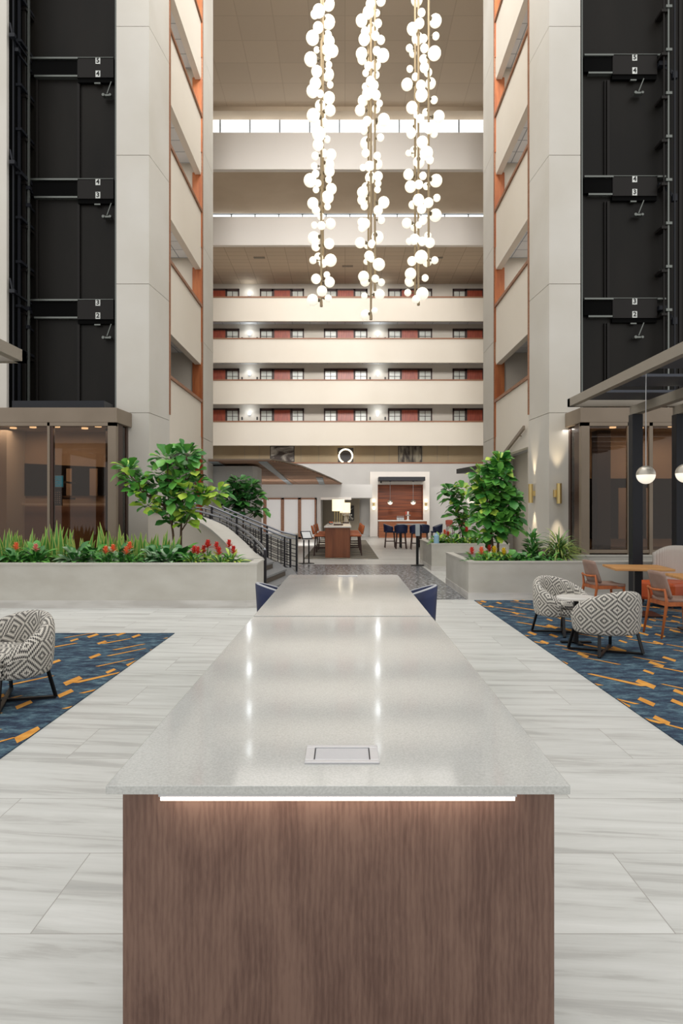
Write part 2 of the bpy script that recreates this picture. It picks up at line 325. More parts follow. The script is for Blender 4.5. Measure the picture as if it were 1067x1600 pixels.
# ------------------------------------------------------------------ mesh helper
class MB:
    def __init__(s, org=(0, 0, 0)):
        s.v = []; s.f = []; s.m = []; s.uv = {}; s.o = Vector(org); s.cur = 0
    def vert(s, p, uv=None):
        s.v.append(Vector(p)-s.o)
        if uv: s.uv[len(s.v)-1] = uv
        return len(s.v)-1
    def face(s, ids): s.f.append(tuple(ids)); s.m.append(s.cur)
    def poly(s, pts): s.face([s.vert(p) for p in pts]); return s
    def box(s, x0, x1, y0, y1, z0, z1):
        b = [s.vert(p) for p in ((x0,y0,z0),(x1,y0,z0),(x1,y1,z0),(x0,y1,z0),(x0,y0,z1),(x1,y0,z1),(x1,y1,z1),(x0,y1,z1))]
        for q in ((0,3,2,1),(4,5,6,7),(0,1,5,4),(1,2,6,5),(2,3,7,6),(3,0,4,7)): s.face([b[i] for i in q])
        return s
    def prism(s, pts, z0, z1):
        """pts: xy outline (counter-clockwise); z0, z1 numbers or per-point lists"""
        n = len(pts)
        a = z0 if isinstance(z0, (list, tuple)) else [z0]*n; c = z1 if isinstance(z1, (list, tuple)) else [z1]*n
        lo = [s.vert((p[0], p[1], a[i])) for i, p in enumerate(pts)]; hi = [s.vert((p[0], p[1], c[i])) for i, p in enumerate(pts)]
        s.face(lo[::-1]); s.face(hi)
        for i in range(n): j = (i+1) % n; s.face((lo[i], lo[j], hi[j], hi[i]))
        return s
    def ribbon(s, A, B, z0, z1):
        """wall between two polylines A and B with bottom z0[i], top z1[i]"""
        n = len(A); z0 = z0 if isinstance(z0, (list, tuple)) else [z0]*n; z1 = z1 if isinstance(z1, (list, tuple)) else [z1]*n
        rows = [[s.vert((*A[i], z0[i])), s.vert((*B[i], z0[i])), s.vert((*B[i], z1[i])), s.vert((*A[i], z1[i]))] for i in range(n)]
        for i in range(n-1):
            for k in range(4): l = (k+1) % 4; s.face((rows[i][k], rows[i][l], rows[i+1][l], rows[i+1][k]))
        s.face(rows[0][::-1]); s.face(rows[-1]); return s
    def ring(s, c, ax, r, n):
        ax = Vector(ax).normalized(); t = Vector((0, 0, 1)) if abs(ax.z) < .9 else Vector((1, 0, 0))
        u = ax.cross(t).normalized(); w_ = ax.cross(u)
        return [s.vert(Vector(c)+u*(r*math.cos(2*PI*k/n))+w_*(r*math.sin(2*PI*k/n))) for k in range(n)]
    def tube(s, pts, r, n=8, cap=True):
        pts = [Vector(p) for p in pts]; rr = r if isinstance(r, (list, tuple)) else [r]*len(pts); R = []
        for i, p in enumerate(pts):
            d = (pts[min(i+1, len(pts)-1)]-pts[max(i-1, 0)]); R.append(s.ring(p, d, rr[i], n))
        for a, b in zip(R, R[1:]):
            for k in range(n): l = (k+1) % n; s.face((a[k], a[l], b[l], b[k]))
        if cap: s.face(R[0][::-1]); s.face(R[-1])
        return s
    def bar(s, a, b, w_, h_=None):
        """square bar between two points"""
        a = Vector(a); b = Vector(b); d = (b-a).normalized(); h_ = h_ or w_
        t = Vector((0, 0, 1)) if abs(d.z) < .95 else Vector((0, 1, 0))
        u = d.cross(t).normalized()*w_/2; v = u.cross(d).normalized()*h_/2
        q = [s.vert(p+x*u+y*v) for p in (a, b) for x, y in ((-1,-1),(1,-1),(1,1),(-1,1))]
        for f in ((0,3,2,1),(4,5,6,7),(0,1,5,4),(1,2,6,5),(2,3,7,6),(3,0,4,7)): s.face([q[i] for i in f])
        return s
    def lathe(s, c, prof, n=20, sx=1, sy=1):
        R = []
        for r, z in prof:
            if r < 1e-6: R.append([s.vert((c[0], c[1], c[2]+z))])
            else: R.append([s.vert((c[0]+sx*r*math.cos(2*PI*k/n), c[1]+sy*r*math.sin(2*PI*k/n), c[2]+z)) for k in range(n)])
        for a, b in zip(R, R[1:]):
            for k in range(n):
                l = (k+1) % n
                if len(a) == 1 and len(b) == 1: continue
                if len(a) == 1: s.face((a[0], b[l], b[k]))
                elif len(b) == 1: s.face((a[k], a[l], b[0]))
                else: s.face((a[k], a[l], b[l], b[k]))
        return s
    def sphere(s, c, r, n=16, z0=-1, z1=1):
        m = n//2; a0 = math.asin(z0); a1 = math.asin(z1)
        return s.lathe(c, [(r*math.cos(a0+(a1-a0)*i/m) if 0 < i < m or abs(z0 if i == 0 else z1) < 1 else 0, r*math.sin(a0+(a1-a0)*i/m)) for i in range(m+1)], n)
    def grid(s, fn, nu, nv, uvfn=None):
        R = [[s.vert(fn(i/nu, j/nv), uvfn(i/nu, j/nv) if uvfn else None) for j in range(nv+1)] for i in range(nu+1)]
        for i in range(nu):
            for j in range(nv): s.face((R[i][j], R[i+1][j], R[i+1][j+1], R[i][j+1]))
        return s
    def leaf(s, p, d, up, L_, W, n=5, droop=.3, shape='fiddle'):
        p = Vector(p); d = Vector(d).normalized(); up = Vector(up)
        sd = d.cross(up)
        if sd.length < 1e-3: sd = Vector((1, 0, 0))
        sd.normalize(); nn = sd.cross(d).normalized()
        prof = {'fiddle': (.12, .55, .62, .95, .9, .0), 'lance': (.25, .8, 1, .85, .5, 0), 'sword': (.7, .95, 1, .8, .45, 0), 'blade': (1, .9, .75, .55, .3, 0)}[shape]
        pr = None
        for i in range(n+1):
            t = i/n; c = p+d*(L_*t)-Vector((0, 0, 1))*(droop*L_*t*t); wd = prof[min(i, 5)]*W/2 if n == 5 else W/2*prof[round(5*t)]
            if i == n: row = [s.vert(c)]
            else: row = [s.vert(c-sd*wd+nn*(wd*.25)), s.vert(c), s.vert(c+sd*wd+nn*(wd*.25))]
            if pr:
                if len(row) == 3: s.face((pr[0], pr[1], row[1], row[0])); s.face((pr[1], pr[2], row[2], row[1]))
                else: s.face((pr[0], pr[1], row[0])); s.face((pr[1], pr[2], row[0]))
            pr = row
        return s
    def build(s, name, mats, parent=None, smooth=False, bevel=0, loc=None, sub=0, solid=0):
        me = bpy.data.meshes.new(name); me.from_pydata([tuple(v) for v in s.v], [], s.f)
        mats = mats if isinstance(mats, (list, tuple)) else [mats]
        for m_ in mats: me.materials.append(MATS[m_])
        if len(mats) > 1: me.polygons.foreach_set('material_index', s.m)
        if s.uv:
            ul = me.uv_layers.new(name='UVMap')
            for lp in me.loops:
                if lp.vertex_index in s.uv: ul.data[lp.index].uv = s.uv[lp.vertex_index]
        if smooth: me.polygons.foreach_set('use_smooth', [True]*len(me.polygons))
        me.update()
        o = bpy.data.objects.new(name, me); COL.objects.link(o)
        if parent: o.parent = parent
        elif tuple(s.o) != (0, 0, 0): o.location = s.o
        if loc: o.location = loc
        if solid: k = o.modifiers.new('s', 'SOLIDIFY'); k.thickness = solid; k.offset = 0
        if bevel: k = o.modifiers.new('b', 'BEVEL'); k.width = bevel; k.segments = 2; k.limit_method = 'ANGLE'
        if sub: k = o.modifiers.new('u', 'SUBSURF'); k.levels = sub; k.render_levels = sub
        return o

def tag(o, label=None, cat=None, group=None, kind=None):
    if label: o['label'] = label
    if cat: o['category'] = cat
    if group: o['group'] = group
    if kind: o['kind'] = kind
    return o
def thing(name, label, cat, loc=(0, 0, 0), rz=0, group=None):
    o = bpy.data.objects.new(name, None); COL.objects.link(o); o.empty_display_size = .1
    o.location = loc; o.rotation_euler = (0, 0, rz); return tag(o, label, cat, group)
def struct(name, mb, m, label, cat='wall', **k):
    return tag(mb.build(name, m, **k), label, cat, kind='structure')
def kids(o): return [c for c in bpy.data.objects if c.parent == o]
def dup(o, loc=None, rz=None, label=None, parent=None, cache={}):
    c = o.copy(); COL.objects.link(c)
    if parent: c.parent = parent
    if loc is not None: c.location = loc
    if rz is not None: c.rotation_euler = (0, 0, rz)
    if label: c['label'] = label
    for k in kids(o): dup(k, parent=c)
    return c

# ------------------------------------------------------------------ levels
RAIL0, FL = 4.86, 2.79                   # height of the first gallery rail, storey height
RAILS = [RAIL0+FL*n for n in range(5)]   # back gallery; sides go on above
YB, YC = 46.1, 48.0                      # back parapets, corridor wall
ROOF = 22.2

# ------------------------------------------------------------------ floor
struct('floor', MB().box(-12, 12, -4, 49, -.1, 0), 'tile_floor', 'pale veined stone tile floor of the hall', 'floor')
gr = MB().prism([(-4.6, 12.35), (2.2, 12.35), (2.2, 20.35), (-4.6, 20.35)], .0, .006)
struct('floor_granite', gr, 'granite', 'dark speckled granite walkway across the hall before the stairs', 'floor')

# ------------------------------------------------------------------ roof and stepped ceiling
r = MB().box(-10, 10, 24, 35.7, ROOF, ROOF+.3); struct('ceiling', r, 'ceiling_main', 'high beige tiled ceiling above the atrium', 'ceiling')
struct('trim_1', MB().box(-10, 10, 34.9, 35.7, ROOF-.22, ROOF), 'soffit', 'shallow beige ceiling drop before the clerestory', 'trim')
struct('wall_upper_fascia', MB().box(-10, 10, 35.7, 36.0, 19.4, 21.32), 'white_fascia', 'upper white bulkhead below the clerestory windows')
struct('ceiling_upper_soffit', MB().box(-10, 10, 36.0, 41.0, 19.4, 19.6), 'soffit', 'upper plain beige soffit between the two white bulkheads', 'ceiling')
struct('wall_lower_fascia', MB().box(-10, 10, 41.0, 41.3, 17.5, 19.2), 'white_fascia', 'lower white bulkhead above the top gallery')
struct('ceiling_lower_soffit', MB().box(-10, 10, 41.3, 48.2, 17.5, 17.7), 'ceiling_tile', 'tiled beige soffit over the top gallery', 'ceiling')
def clerestory(n, y, z0, z1, step, off, label):
    o = thing('window_%d' % n, label, 'window', (0, y, z0)); o['kind'] = 'structure'
    MB((0, y, z0)).box(-10, 10, y+.05, y+.08, z0, z1).build('pane', 'sky_glass', o)
    m = MB((0, y, z0)); x = -10+off
    while x < 10: m.box(x-.04, x+.04, y-.02, y+.05, z0, z1); x += step
    m.box(-10, 10, y-.02, y+.05, z1-.05, z1)
    m.build('window_frame', 'mullion_grey', o)
clerestory(1, 35.8, 21.32, 22.2, 1.56, .35, 'upper clerestory strip of bright panes below the high ceiling')
clerestory(2, 41.05, 19.2, 19.4, 1.42, .35, 'thin lower clerestory slit between soffit and bulkhead')
for i, (x, y, Y) in enumerate(((405, 430, 43), (683, 430, 43), (543, 437, 44.5))):
    c = P(x, y, Y); q = MB((c.x, Y, 17.5)); q.box(c.x-.35, c.x+.35, Y-.12, Y+.12, 17.47, 17.5)
    tag(q.build('ceiling_vent', 'vent_grey'), ['air vent in the tiled soffit, the one above the sconce column', 'air vent in the tiled soffit, nearest the right pier', 'small air vent in the tiled soffit, the middle one over the doors'][i], 'vent')
# roof beams carrying skylights and pendants (above the frame)
for i, y in enumerate((9, 16.0, 23.9)):
    struct('trim_%d' % (i+2), MB().box(-10, 10, y-.15, y+.15, ROOF, ROOF+.4), 'cream', 'cream roof beam between the skylights, number %s from the entrance' % ('one', 'two', 'three')[i], 'beam')

# ------------------------------------------------------------------ back galleries
def xw(px): return (px-VX)/F*YC
for n, rz in enumerate(RAILS):
    lvl = n+2; name = ('second', 'third', 'fourth', 'fifth', 'sixth')[n]
    bot = rz-(1.66 if n else .0)
    if n:
        struct('wall_gallery_parapet', MB().box(-10, 10, YB, YB+.2, bot, rz-.09), 'cream', 'cream gallery parapet of the %s floor across the back' % name)
        struct('floor_gallery', MB().box(-10, 10, YB+.2, YC, rz-1.35, rz-1.1), 'corridor_tile', 'slab of the %s floor back gallery' % name, 'floor')
    struct('trim_gallery_rail', MB().box(-10, 10, YB-.05, YB+.25, rz-.09, rz), 'trim_wood', 'brown wood cap rail of the %s floor back gallery' % name, 'rail')
    ctop = RAILS[n+1]-1.1 if n < 4 else 17.5
    struct('wall_gallery_back', MB().box(-10, 10, YC, YC+.2, rz-1.1, ctop), 'plaster' if n else 'beige_panel', 'corridor wall of the %s floor back gallery' % name)
# back ground-floor wall (white plaster) below gallery 2
struct('wall_back', MB().box(-10, 10, 43.0, 43.3, 0, 3.0).box(-10, 10, 43.0, YB+.2, 3.0, 3.1).box(-10, 10, YB, YB+.2, 3.0, RAILS[0]-.09), 'grey_wall', 'pale grey back wall of the ground floor')
struct('floor_gallery', MB().box(-10, 10, YB+.2, YC, 3.6, 3.76), 'corridor_tile', 'slab of the second floor back gallery', 'floor')
DH = 2.12
doors = [(335, 353, 'clip'), (428, 454, ''), (527, 553, ''), (627, 653, ''), (729, 754, '')]
wins = [(353, 374), (406, 427), (455, 475), (506, 527), (553, 574), (606, 627), (653, 675), (707, 728), (755, 776)]
colname = ['behind the left pier', 'left of the hall lights', 'behind the middle light', 'right of the hall lights', 'by the right pier']
idx = 0
for n in range(1, 5):
    fz = RAILS[n]-1.1; name = ('third', 'fourth', 'fifth', 'sixth')[n-1]
    top = fz+DH if n < 4 else fz+DH
    for k, (a, b, _) in enumerate(doors):
        idx += 1; xa, xb = xw(a)-(.5 if k == 0 else 0), xw(b); xm = (xa+xb)/2; c = (xm, YC, fz)
        o = thing('door_%d' % idx, 'red brown wooden room door on the %s floor, door %s from the left pier' % (name, ('one', 'two', 'three', 'four', 'five')[k]), 'door', c); o['kind'] = 'structure'
        MB(c).box(xa+.03, xb-.03, YC-.05, YC, fz, top-.02).build('door_panel', 'door_wood', o)
        MB(c).box(xa-.03, xa+.03, YC-.09, YC, fz, top+.08).box(xb-.03, xb+.03, YC-.09, YC, fz, top+.08).box(xa-.03, xb+.03, YC-.09, YC, top-.02, top+.1).build('door_frame', 'dark_frame', o)
        MB(c).tube([(xb-.14, YC-.1, fz+1.02), (xb-.26, YC-.1, fz+1.02)], .014, 6).bar((xb-.14, YC-.1, fz+1.02), (xb-.14, YC-.05, fz+1.02), .02).build('door_handle', 'brass', o)
    for k, (a, b) in enumerate(wins):
        xa, xb = xw(a), xw(b); xm = (xa+xb)/2; c = (xm, YC, fz); nn = (n-1)*9+k+3
        o = thing('window_%d' % nn, 'dark framed gridded window on the %s floor gallery, window %s from the left pier' % (name, ('one', 'two', 'three', 'four', 'five', 'six', 'seven', 'eight', 'nine')[k]), 'window', c); o['kind'] = 'structure'
        MB(c).box(xa+.05, xb-.05, YC-.03, YC-.01, fz+.15, top-.05).build('pane', 'window_glass', o)
        m = MB(c).box(xa, xa+.1, YC-.08, YC, fz+.1, top+.1).box(xb-.1, xb, YC-.08, YC, fz+.1, top+.1).box(xa, xb, YC-.08, YC, top-.08, top+.1).box(xa, xb, YC-.08, YC, fz+.05, fz+.2)
        m.box(xm-.02, xm+.02, YC-.06, YC, fz+.2, top)
        for j in range(1, 5): z = fz+.2+(top-fz-.28)*j/5; m.box(xa, xb, YC-.06, YC, z-.018, z+.018)
        m.build('window_frame', 'dark_frame', o)
# corridor sconces with their own light
for n in range(1, 5):
    name = ('third', 'fourth', 'fifth', 'sixth')[n-1]
    for k, px in enumerate((390, 590)):
        z = RAILS[n]-1.1+1.83; x = xw(px); c = (x, YC, z)
        o = thing('corridor_sconce', 'small lit wall sconce on the %s floor back gallery, %s' % (name, ('the one nearer the left pier', 'the one behind the pendants')[k]), 'wall lamp', c, group='gallery wall sconces')
        MB(c).box(x-.06, x+.06, YC-.04, YC, z-.16, z+.16).build('back_plate', 'steel', o)
        MB(c).box(x-.1, x+.1, YC-.15, YC-.04, z-.08, z+.08).build('lamp_shade', 'cool_glow', o, bevel=.02)
        l = bpy.data.lights.new('sconce_bulb', 'POINT'); l.energy = 9; l.color = (.9, .96, 1); l.shadow_soft_size = .12
        lo = bpy.data.objects.new('sconce_bulb', l); COL.objects.link(lo); lo.parent = o; lo.location = (0, -.35, .12)
        if n < 4:
            for s_, pos in ((-1, 'left'), (1, 'right')):
                xx = x+s_*.53; q = MB((xx, YC, z-.3)).box(xx-.055, xx+.055, YC-.02, YC, z-.42, z-.2)
                tag(q.build('room_sign', 'picture_frame'), 'small dark room plate %s of the %s sconce, %s floor' % (pos, ('outer', 'middle')[k], name), 'sign', 'room number plates')
# second floor gallery: panel battens and art
m = MB()
for px in (382, 405, 470, 498, 555, 585, 608, 660, 683, 700): m.box(xw(px)-.015, xw(px)+.015, YC-.02, YC, RAILS[0]-1.1, RAILS[1]-1.1)
struct('trim_panel_battens', m, 'dim_wall', 'thin vertical battens on the beige second floor wall', 'trim')
for nm, a, b, mt, lb in (('painting', 422, 460, 'paint_dark', 'wide dark landscape painting with pale clouds on second floor gallery, beside the slatted canopy'),
                         ('painting', 622, 659, 'paint_brown', 'wide brown painting of dark trunks on second floor gallery, above the bar')):
    xa, xb = xw(a), xw(b); z0, z1 = 4.95, 6.15; c = ((xa+xb)/2, YC, z0)
    o = thing(nm, lb, 'painting', c)
    MB(c).box(xa, xb, YC-.06, YC-.005, z0, z1).build('picture_frame', 'picture_frame', o)
    MB(c).box(xa+.05, xb-.05, YC-.075, YC-.06, z0+.05, z1-.05).build('canvas', mt, o)
xa, xb = xw(528), xw(552); c = ((xa+xb)/2, YC, 4.9)
tag(MB(c).box(xa, xb, YC-.05, YC, 3.9, 6.0).build('dark_niche_panel', 'picture_frame'), 'black square panel behind the glowing ring lamp on second floor', 'wall panel')
o = thing('ring_lamp', 'glowing white ring lamp hung before the black panel on second floor', 'lamp', (c[0], YC-.25, 5.42))
m = MB(); R_ = .47
m.tube([(R_*math.cos(t), 0, R_*math.sin(t)) for t in [PI*.5+2*PI*(i-10)/22.5 for i in range(21)]], .055, 8); m.build('glowing_ring', 'lamp_glow', o, smooth=True)
MB().tube([(0, 0, R_), (0, 0, .95)], .01, 5).build('cord', 'black_steel', o)

# ------------------------------------------------------------------ side blocks (mirrored by sx)
XS = {-1: 4.2, 1: 4.4}
def side(sx):
    X = XS[sx]; nm = {-1: 'left', 1: 'right'}[sx]
    Y0, Y1, Y2, Y3 = 15.1, 16.4, 20.2, 21.8
    xf = X+(.12 if sx < 0 else .1)              # front corner of the splayed flank
    xo = 5.04 if sx < 0 else 5.19               # shaft side of the column
    def X_(v): return sx*v
    def out(pts): pts = [(X_(a), b) for a, b in pts]; return pts if sx > 0 else pts[::-1]
    # column: stone-like plaster segments with fine seams
    m = MB(); core = MB(); zs = [0]+[3.76+2.84*i for i in range(7)]+[ROOF+.3]
    for a, b in zip(zs, zs[1:]):
        m.prism(out([(xf, Y0), (xo, Y0), (xo, Y1), (X, Y1)]), a+.006, b-.006)
    core.prism(out([(xf+.02, Y0+.02), (xo-.02, Y0+.02), (xo-.02, Y1-.02), (X+.02, Y1-.02)]), 0, ROOF+.3)
    c_ = struct('wall_column_'+nm, m, 'column_plaster', 'tall pale column between lift shaft and balconies, %s side' % nm)
    tag(core.build('wall_column_core_'+nm, 'seam'), 'fine shadow joints of the %s column' % nm, 'wall', kind='structure')
    # pier at the far end of the balconies
    m = MB(); 
    for a, b in zip(zs, zs[1:]): m.prism(out([(X, Y2), (X+2.4, Y2), (X+2.4, Y3), (X, Y3)]), a+.006, b-.006)
    struct('wall_pier_'+nm, m, 'column_plaster', 'tall pale pier at the far end of the %s balconies' % nm)
    struct('wall_return_'+nm, MB().box(*sorted((X_(X+2.4), X_(10))), Y3-.4, Y3, 0, ROOF+.3), 'plaster', 'plain wall behind the %s pier' % nm)
    struct('wall_outer_'+nm, MB().box(*sorted((X_(10), X_(10.2))), Y3-.4, 49, 0, ROOF+.3), 'grey_wall', 'outer side wall of the rear lobby, %s side' % nm)
    # balcony storeys
    for n in range(0, 7):
        rz = RAIL0+FL*n; fz = rz-1.1; nme = ('second', 'third', 'fourth', 'fifth', 'sixth', 'seventh', 'eighth')[n]
        bot = rz-1.76 if n else 3.15
        if rz-1.76 > ROOF: break
        top = min(rz-.08, ROOF+.3)
        struct('wall_balcony_parapet_'+nm, MB().box(*sorted((X_(X+.03), X_(X+.2))), Y1, Y2, bot, top), 'cream', 'cream balcony parapet of the %s floor, %s block' % (nme, nm))
        struct('trim_balcony_rail_'+nm, MB().box(*sorted((X_(X-.01), X_(X+.24))), Y1, Y2, rz-.08, rz), 'trim_wood', 'brown cap rail on the %s floor balcony, %s block' % (nme, nm), 'rail')
        struct('floor_balcony_'+nm, MB().box(*sorted((X_(X+.2), X_(X+2.6))), Y1, Y2, fz-.3, fz-.02), 'corridor_tile', 'tiled underside slab of the %s floor balcony, %s block' % (nme, nm), 'floor')
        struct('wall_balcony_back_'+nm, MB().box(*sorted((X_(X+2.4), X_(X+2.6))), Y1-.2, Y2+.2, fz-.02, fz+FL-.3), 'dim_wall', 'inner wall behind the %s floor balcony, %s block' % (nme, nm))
        struct('wall_balcony_end_'+nm, MB().box(*sorted((X_(X+.25), X_(X+2.4))), Y2-.04, Y2, fz-.02, fz+FL-.3).box(*sorted((X_(xo), X_(X+2.4))), Y1, Y1+.1, fz-.02, fz+FL-.3), 'plaster', 'end walls of the %s floor balcony, %s block' % (nme, nm))
        struct('trim_jamb_'+nm, MB().box(*sorted((X_(X+.0), X_(X+.28))), Y2-.1, Y2-.04, fz, fz+FL-.6), 'jamb_wood', 'orange wood jamb closing the %s floor balcony opening, %s block' % (nme, nm), 'trim')
    for n in range(1, 7):
        l = bpy.data.lights.new('balcony_fill', 'AREA'); l.shape = 'RECTANGLE'; l.size = 1.2; l.size_y = 3; l.energy = 30; l.color = (1, .97, .93)  # added unseen fill for the balcony corridors, no fitting modelled
        lo = bpy.data.objects.new('balcony_fill', l); COL.objects.link(lo); lo.location = (X_(X+1.3), 18.3, RAIL0+FL*n-1.1+FL-.36)
    struct('trim_strip_'+nm, MB().box(*sorted((X_(X-.02), X_(X+.06))), Y1-.04, Y1+.04, 3.9, ROOF).box(*sorted((X_(X-.02), X_(X+.06))), Y2-.06, Y2, 2.0 if sx < 0 else 3.0, ROOF), 'trim_wood', 'slim brown edge strips framing the %s balconies' % nm, 'trim')
    # ground level: solid lower wall with a tall opening
    if sx < 0:
        struct('wall_lobby_'+nm, MB().box(-6.8, -6.6, Y1, Y3, 0, 3.4).box(-6.6, -4.23, 16.4, 16.5, 0, 3.15), 'plaster', 'plaster wall inside the opening behind the stairs')
        struct('trim_opening_left', MB().box(-4.4, -4.19, Y2-.12, Y2-.02, .9, 3.15), 'door_wood', 'dark red wood post in the opening by the stairs', 'trim')
    else:
        m = MB().box(X+.03, X+.2, Y1, 16.6, 0, 3.15).box(X+.03, X+.2, 19.6, Y2, 0, 3.15)
        struct('wall_lobby_'+nm, m, 'plaster', 'lower wall flanking the opening beside the tall fig')
        struct('wall_niche_'+nm, MB().box(X+.55, X+.75, Y1, Y2, 0, 3.2), 'plaster', 'recessed mauve grey wall in the opening beside the tall fig')
        c = P(805, 708, 17.0)
        tag(MB((X, 17.2, 3.25)).bar((X-.06, 16.6, 3.62), (X-.06, 19.4, 3.0), .05, .09).bar((X-.06, 17.2, 3.48), (X+.05, 17.2, 3.48), .03).bar((X-.06, 18.8, 3.13), (X+.05, 18.8, 3.13), .03).build('wall_rail', 'bronze'), 'sloping bronze rail on the wall above the tall fig', 'rail')
    # lift shaft
    xe = 7.46 if sx < 0 else 9.0
    YS = 16.12
    struct('wall_shaft_'+nm, MB().box(*sorted((X_(xo-.3), X_(xe+.3))), YS, YS+.1, 0, ROOF+.3), 'shaft_black', 'black back wall of the %s lift shaft' % nm)
    struct('wall_shaft_edge_'+nm, MB().box(*sorted((X_(xe), X_(xe+1.9 if sx < 0 else xe+.6))), Y0, Y1, 0, ROOF+.3), 'column_plaster', 'outer column beside the %s lift shaft' % nm)
    struct('wall_shaft_side_'+nm, MB().box(*sorted((X_(xo), X_(xo+.02))), Y0+.1, YS, 3.7, ROOF+.3).box(*sorted((X_(xe-.02), X_(xe))), Y0+.1, YS, 3.7, ROOF+.3), 'void_black', 'black lined sides of the %s lift shaft' % nm)
for sx in (-1, 1): side(sx)

# shaft fittings: landing headers with floor numbers
def digit(ch, parent, loc, size):
    cu = bpy.data.curves.new('digit', 'FONT'); cu.body = ch; cu.size = size; cu.align_x = 'CENTER'; cu.align_y = 'CENTER'; cu.extrude = .002; cu.offset = .004
    cu.materials.append(MATS['number_black']); t_ = bpy.data.objects.new('numeral', cu); me = bpy.data.meshes.new_from_object(t_); bpy.data.objects.remove(t_)
    me.materials.clear(); me.materials.append(MATS['number_black']); o = bpy.data.objects.new('numeral', me); COL.objects.link(o); o.parent = parent
    o.location = loc; o.rotation_euler = (PI/2, 0, 0); return o
YS = 16.12; ks = F/YS
def zpx(y, Y=YS): return H+(VY-y)/F*Y
def xpx(x, Y=YS): return (x-VX)/F*Y
for sx, nm in ((-1, 'left'), (1, 'right')):
    for i, (up, lo, yb) in enumerate((('5', '4', 95), ('4', '3', 283), ('3', '2', 470))):
        if sx > 0: yb = (90, 278.5, 468)[i]
        z1 = zpx(yb); z0 = zpx(yb+31)
        if sx < 0: lx0, lx1, px0, px1, nx, vx, bx = xpx(50), xpx(125), xpx(124), xpx(180), xpx(156), xpx(124), xpx(172)
        else: lx0, lx1, px0, px1, nx, vx, bx = xpx(910), xpx(955), xpx(954), xpx(1023), xpx(988), xpx(949), xpx(1000)
        c = ((px0+px1)/2, YS, z0)
        o = thing('landing_header', 'black landing header in the %s lift shaft, %s' % (nm, ('numbered five over four, the highest', 'numbered four over three, the middle one', 'numbered three over two, the lowest')[i]), 'lift landing header', c)
        MB(c).box(px0, px1, YS-.12, YS, z0, z1).build('header_plate', 'shaft_plate', o)
        MB(c).box(px0, px1, YS-.09, YS, z0-.1, z0).build('shadow_gap', 'void_black', o)
        MB(c).box(lx0, lx1, YS-.14, YS, z1-.04, z1).build('sill_edge', 'shaft_edge', o)
        MB(c).box(lx0+.1, lx1, YS-.12, YS, z0+.02, z0+.06).build('sill_edge', 'shaft_edge', o)
        if sx > 0: MB(c).box(px1, px1+.2, YS-.14, YS, z1-.04, z1).build('sill_edge', 'shaft_edge', o)
        MB(c).box(lx0, lx1, YS-.1, YS, z0+.07, z1-.05).build('channel', 'void_black', o)
        MB(c).box(px0, px1, YS-.135, YS-.12, z1-.012, z1).build('lip', 'shaft_edge', o)
        for ch, zz in ((up, z1-.08), (lo, z0+.08)):
            p = MB(c).box(nx-.055, nx+.055, YS-.13, YS-.12, zz-.075, zz+.075).build('number_plate', 'number_white', o)
            digit(ch, p, (nx-c[0], -.133, zz-c[2]), .15)
        MB(c).box(nx-.09, nx+.05, YS-.11, YS-.07, z0-.14, z0-.11).build('latch', 'shaft_edge', o)
        m = MB(c); a_ = (bx+.02*sx, YS-.15, z0-.12); b_ = (bx-.1, YS-.15, z0-.42)
        if sx < 0: a_ = (bx+.08, YS-.15, z0-.12); b_ = (bx-.02, YS-.15, z0-.40)
        m.bar(a_, b_, .02); m.box(b_[0]-.1, b_[0]+.1, YS-.17, YS-.05, b_[2]-.06, b_[2]-.02)
        m.tube([(b_[0]-.08, YS-.19, b_[2]-.04), (b_[0]-.08, YS-.16, b_[2]-.04)], .035, 8); m.tube([(b_[0]+.08, YS-.19, b_[2]-.04), (b_[0]+.08, YS-.16, b_[2]-.04)], .03, 8)
        m.build('door_release', 'shaft_edge', o)
        # door leaves of the storey: stiles below the header
        m = MB(c); h_ = (VY-0)
        m.box(vx-.03, vx+.03, YS-.06, YS, z0-2.45, z0-.1)
        if sx < 0: m.box(xpx(58), xpx(61), YS-.06, YS, z0-2.4, z0)
        else: m.box(xpx(943), xpx(944.5), YS-.06, YS, z0-2.45, z0-.1)
        m.build('door_stile', 'shaft_plate', o)
        if sx > 0:
            x1 = xpx(1024); m = MB(c).box(x1, x1+.17, YS-.2, YS-.05, z1-.3, z1-.2).bar((x1+.15, YS-.12, z1-.27), (x1+.32, YS-.25, z1-.55), .06).box(x1+.27, x1+.38, YS-.3, YS-.2, z1-.66, z1-.5)
            m.build('rail_bracket', 'charcoal', o)
    # guide rails and cables running the full height
    spec = ([(45, .045, 'shaft_edge'), (38, .07, 'shaft_plate'), (30, .05, 'charcoal'), (21, .03, 'charcoal'), (181, .03, 'shaft_edge')] if sx < 0 else
            [(909, .03, 'shaft_edge'), (1037, .03, 'shaft_plate'), (1044, .035, 'shaft_edge'), (1054, .03, 'charcoal'), (1062, .06, 'shaft_plate')])
    for j, (px, w_, mt) in enumerate(spec):
        Yr = min(YS-.3, 7.38*F/(539-px)) if sx < 0 and px < 44 else YS-.3
        x = xpx(px, Yr); q = MB((x, Yr, 3.75)).box(x-w_/2, x+w_/2, Yr-w_/2, Yr+w_/2, 3.75, ROOF)
        if j in (1, 2):
            for z in range(5, 22): q.box(x-.07, x+.07, Yr-.05, YS, z+.1*j, z+.06+.1*j)
        tag(q.build('guide_rail', mt), 'vertical lift guide rail in the %s shaft, rail %s from the outside' % (nm, (('four', 'three', 'two', 'one', 'five') if sx < 0 else ('five', 'four', 'three', 'two', 'one'))[j]), 'rail')
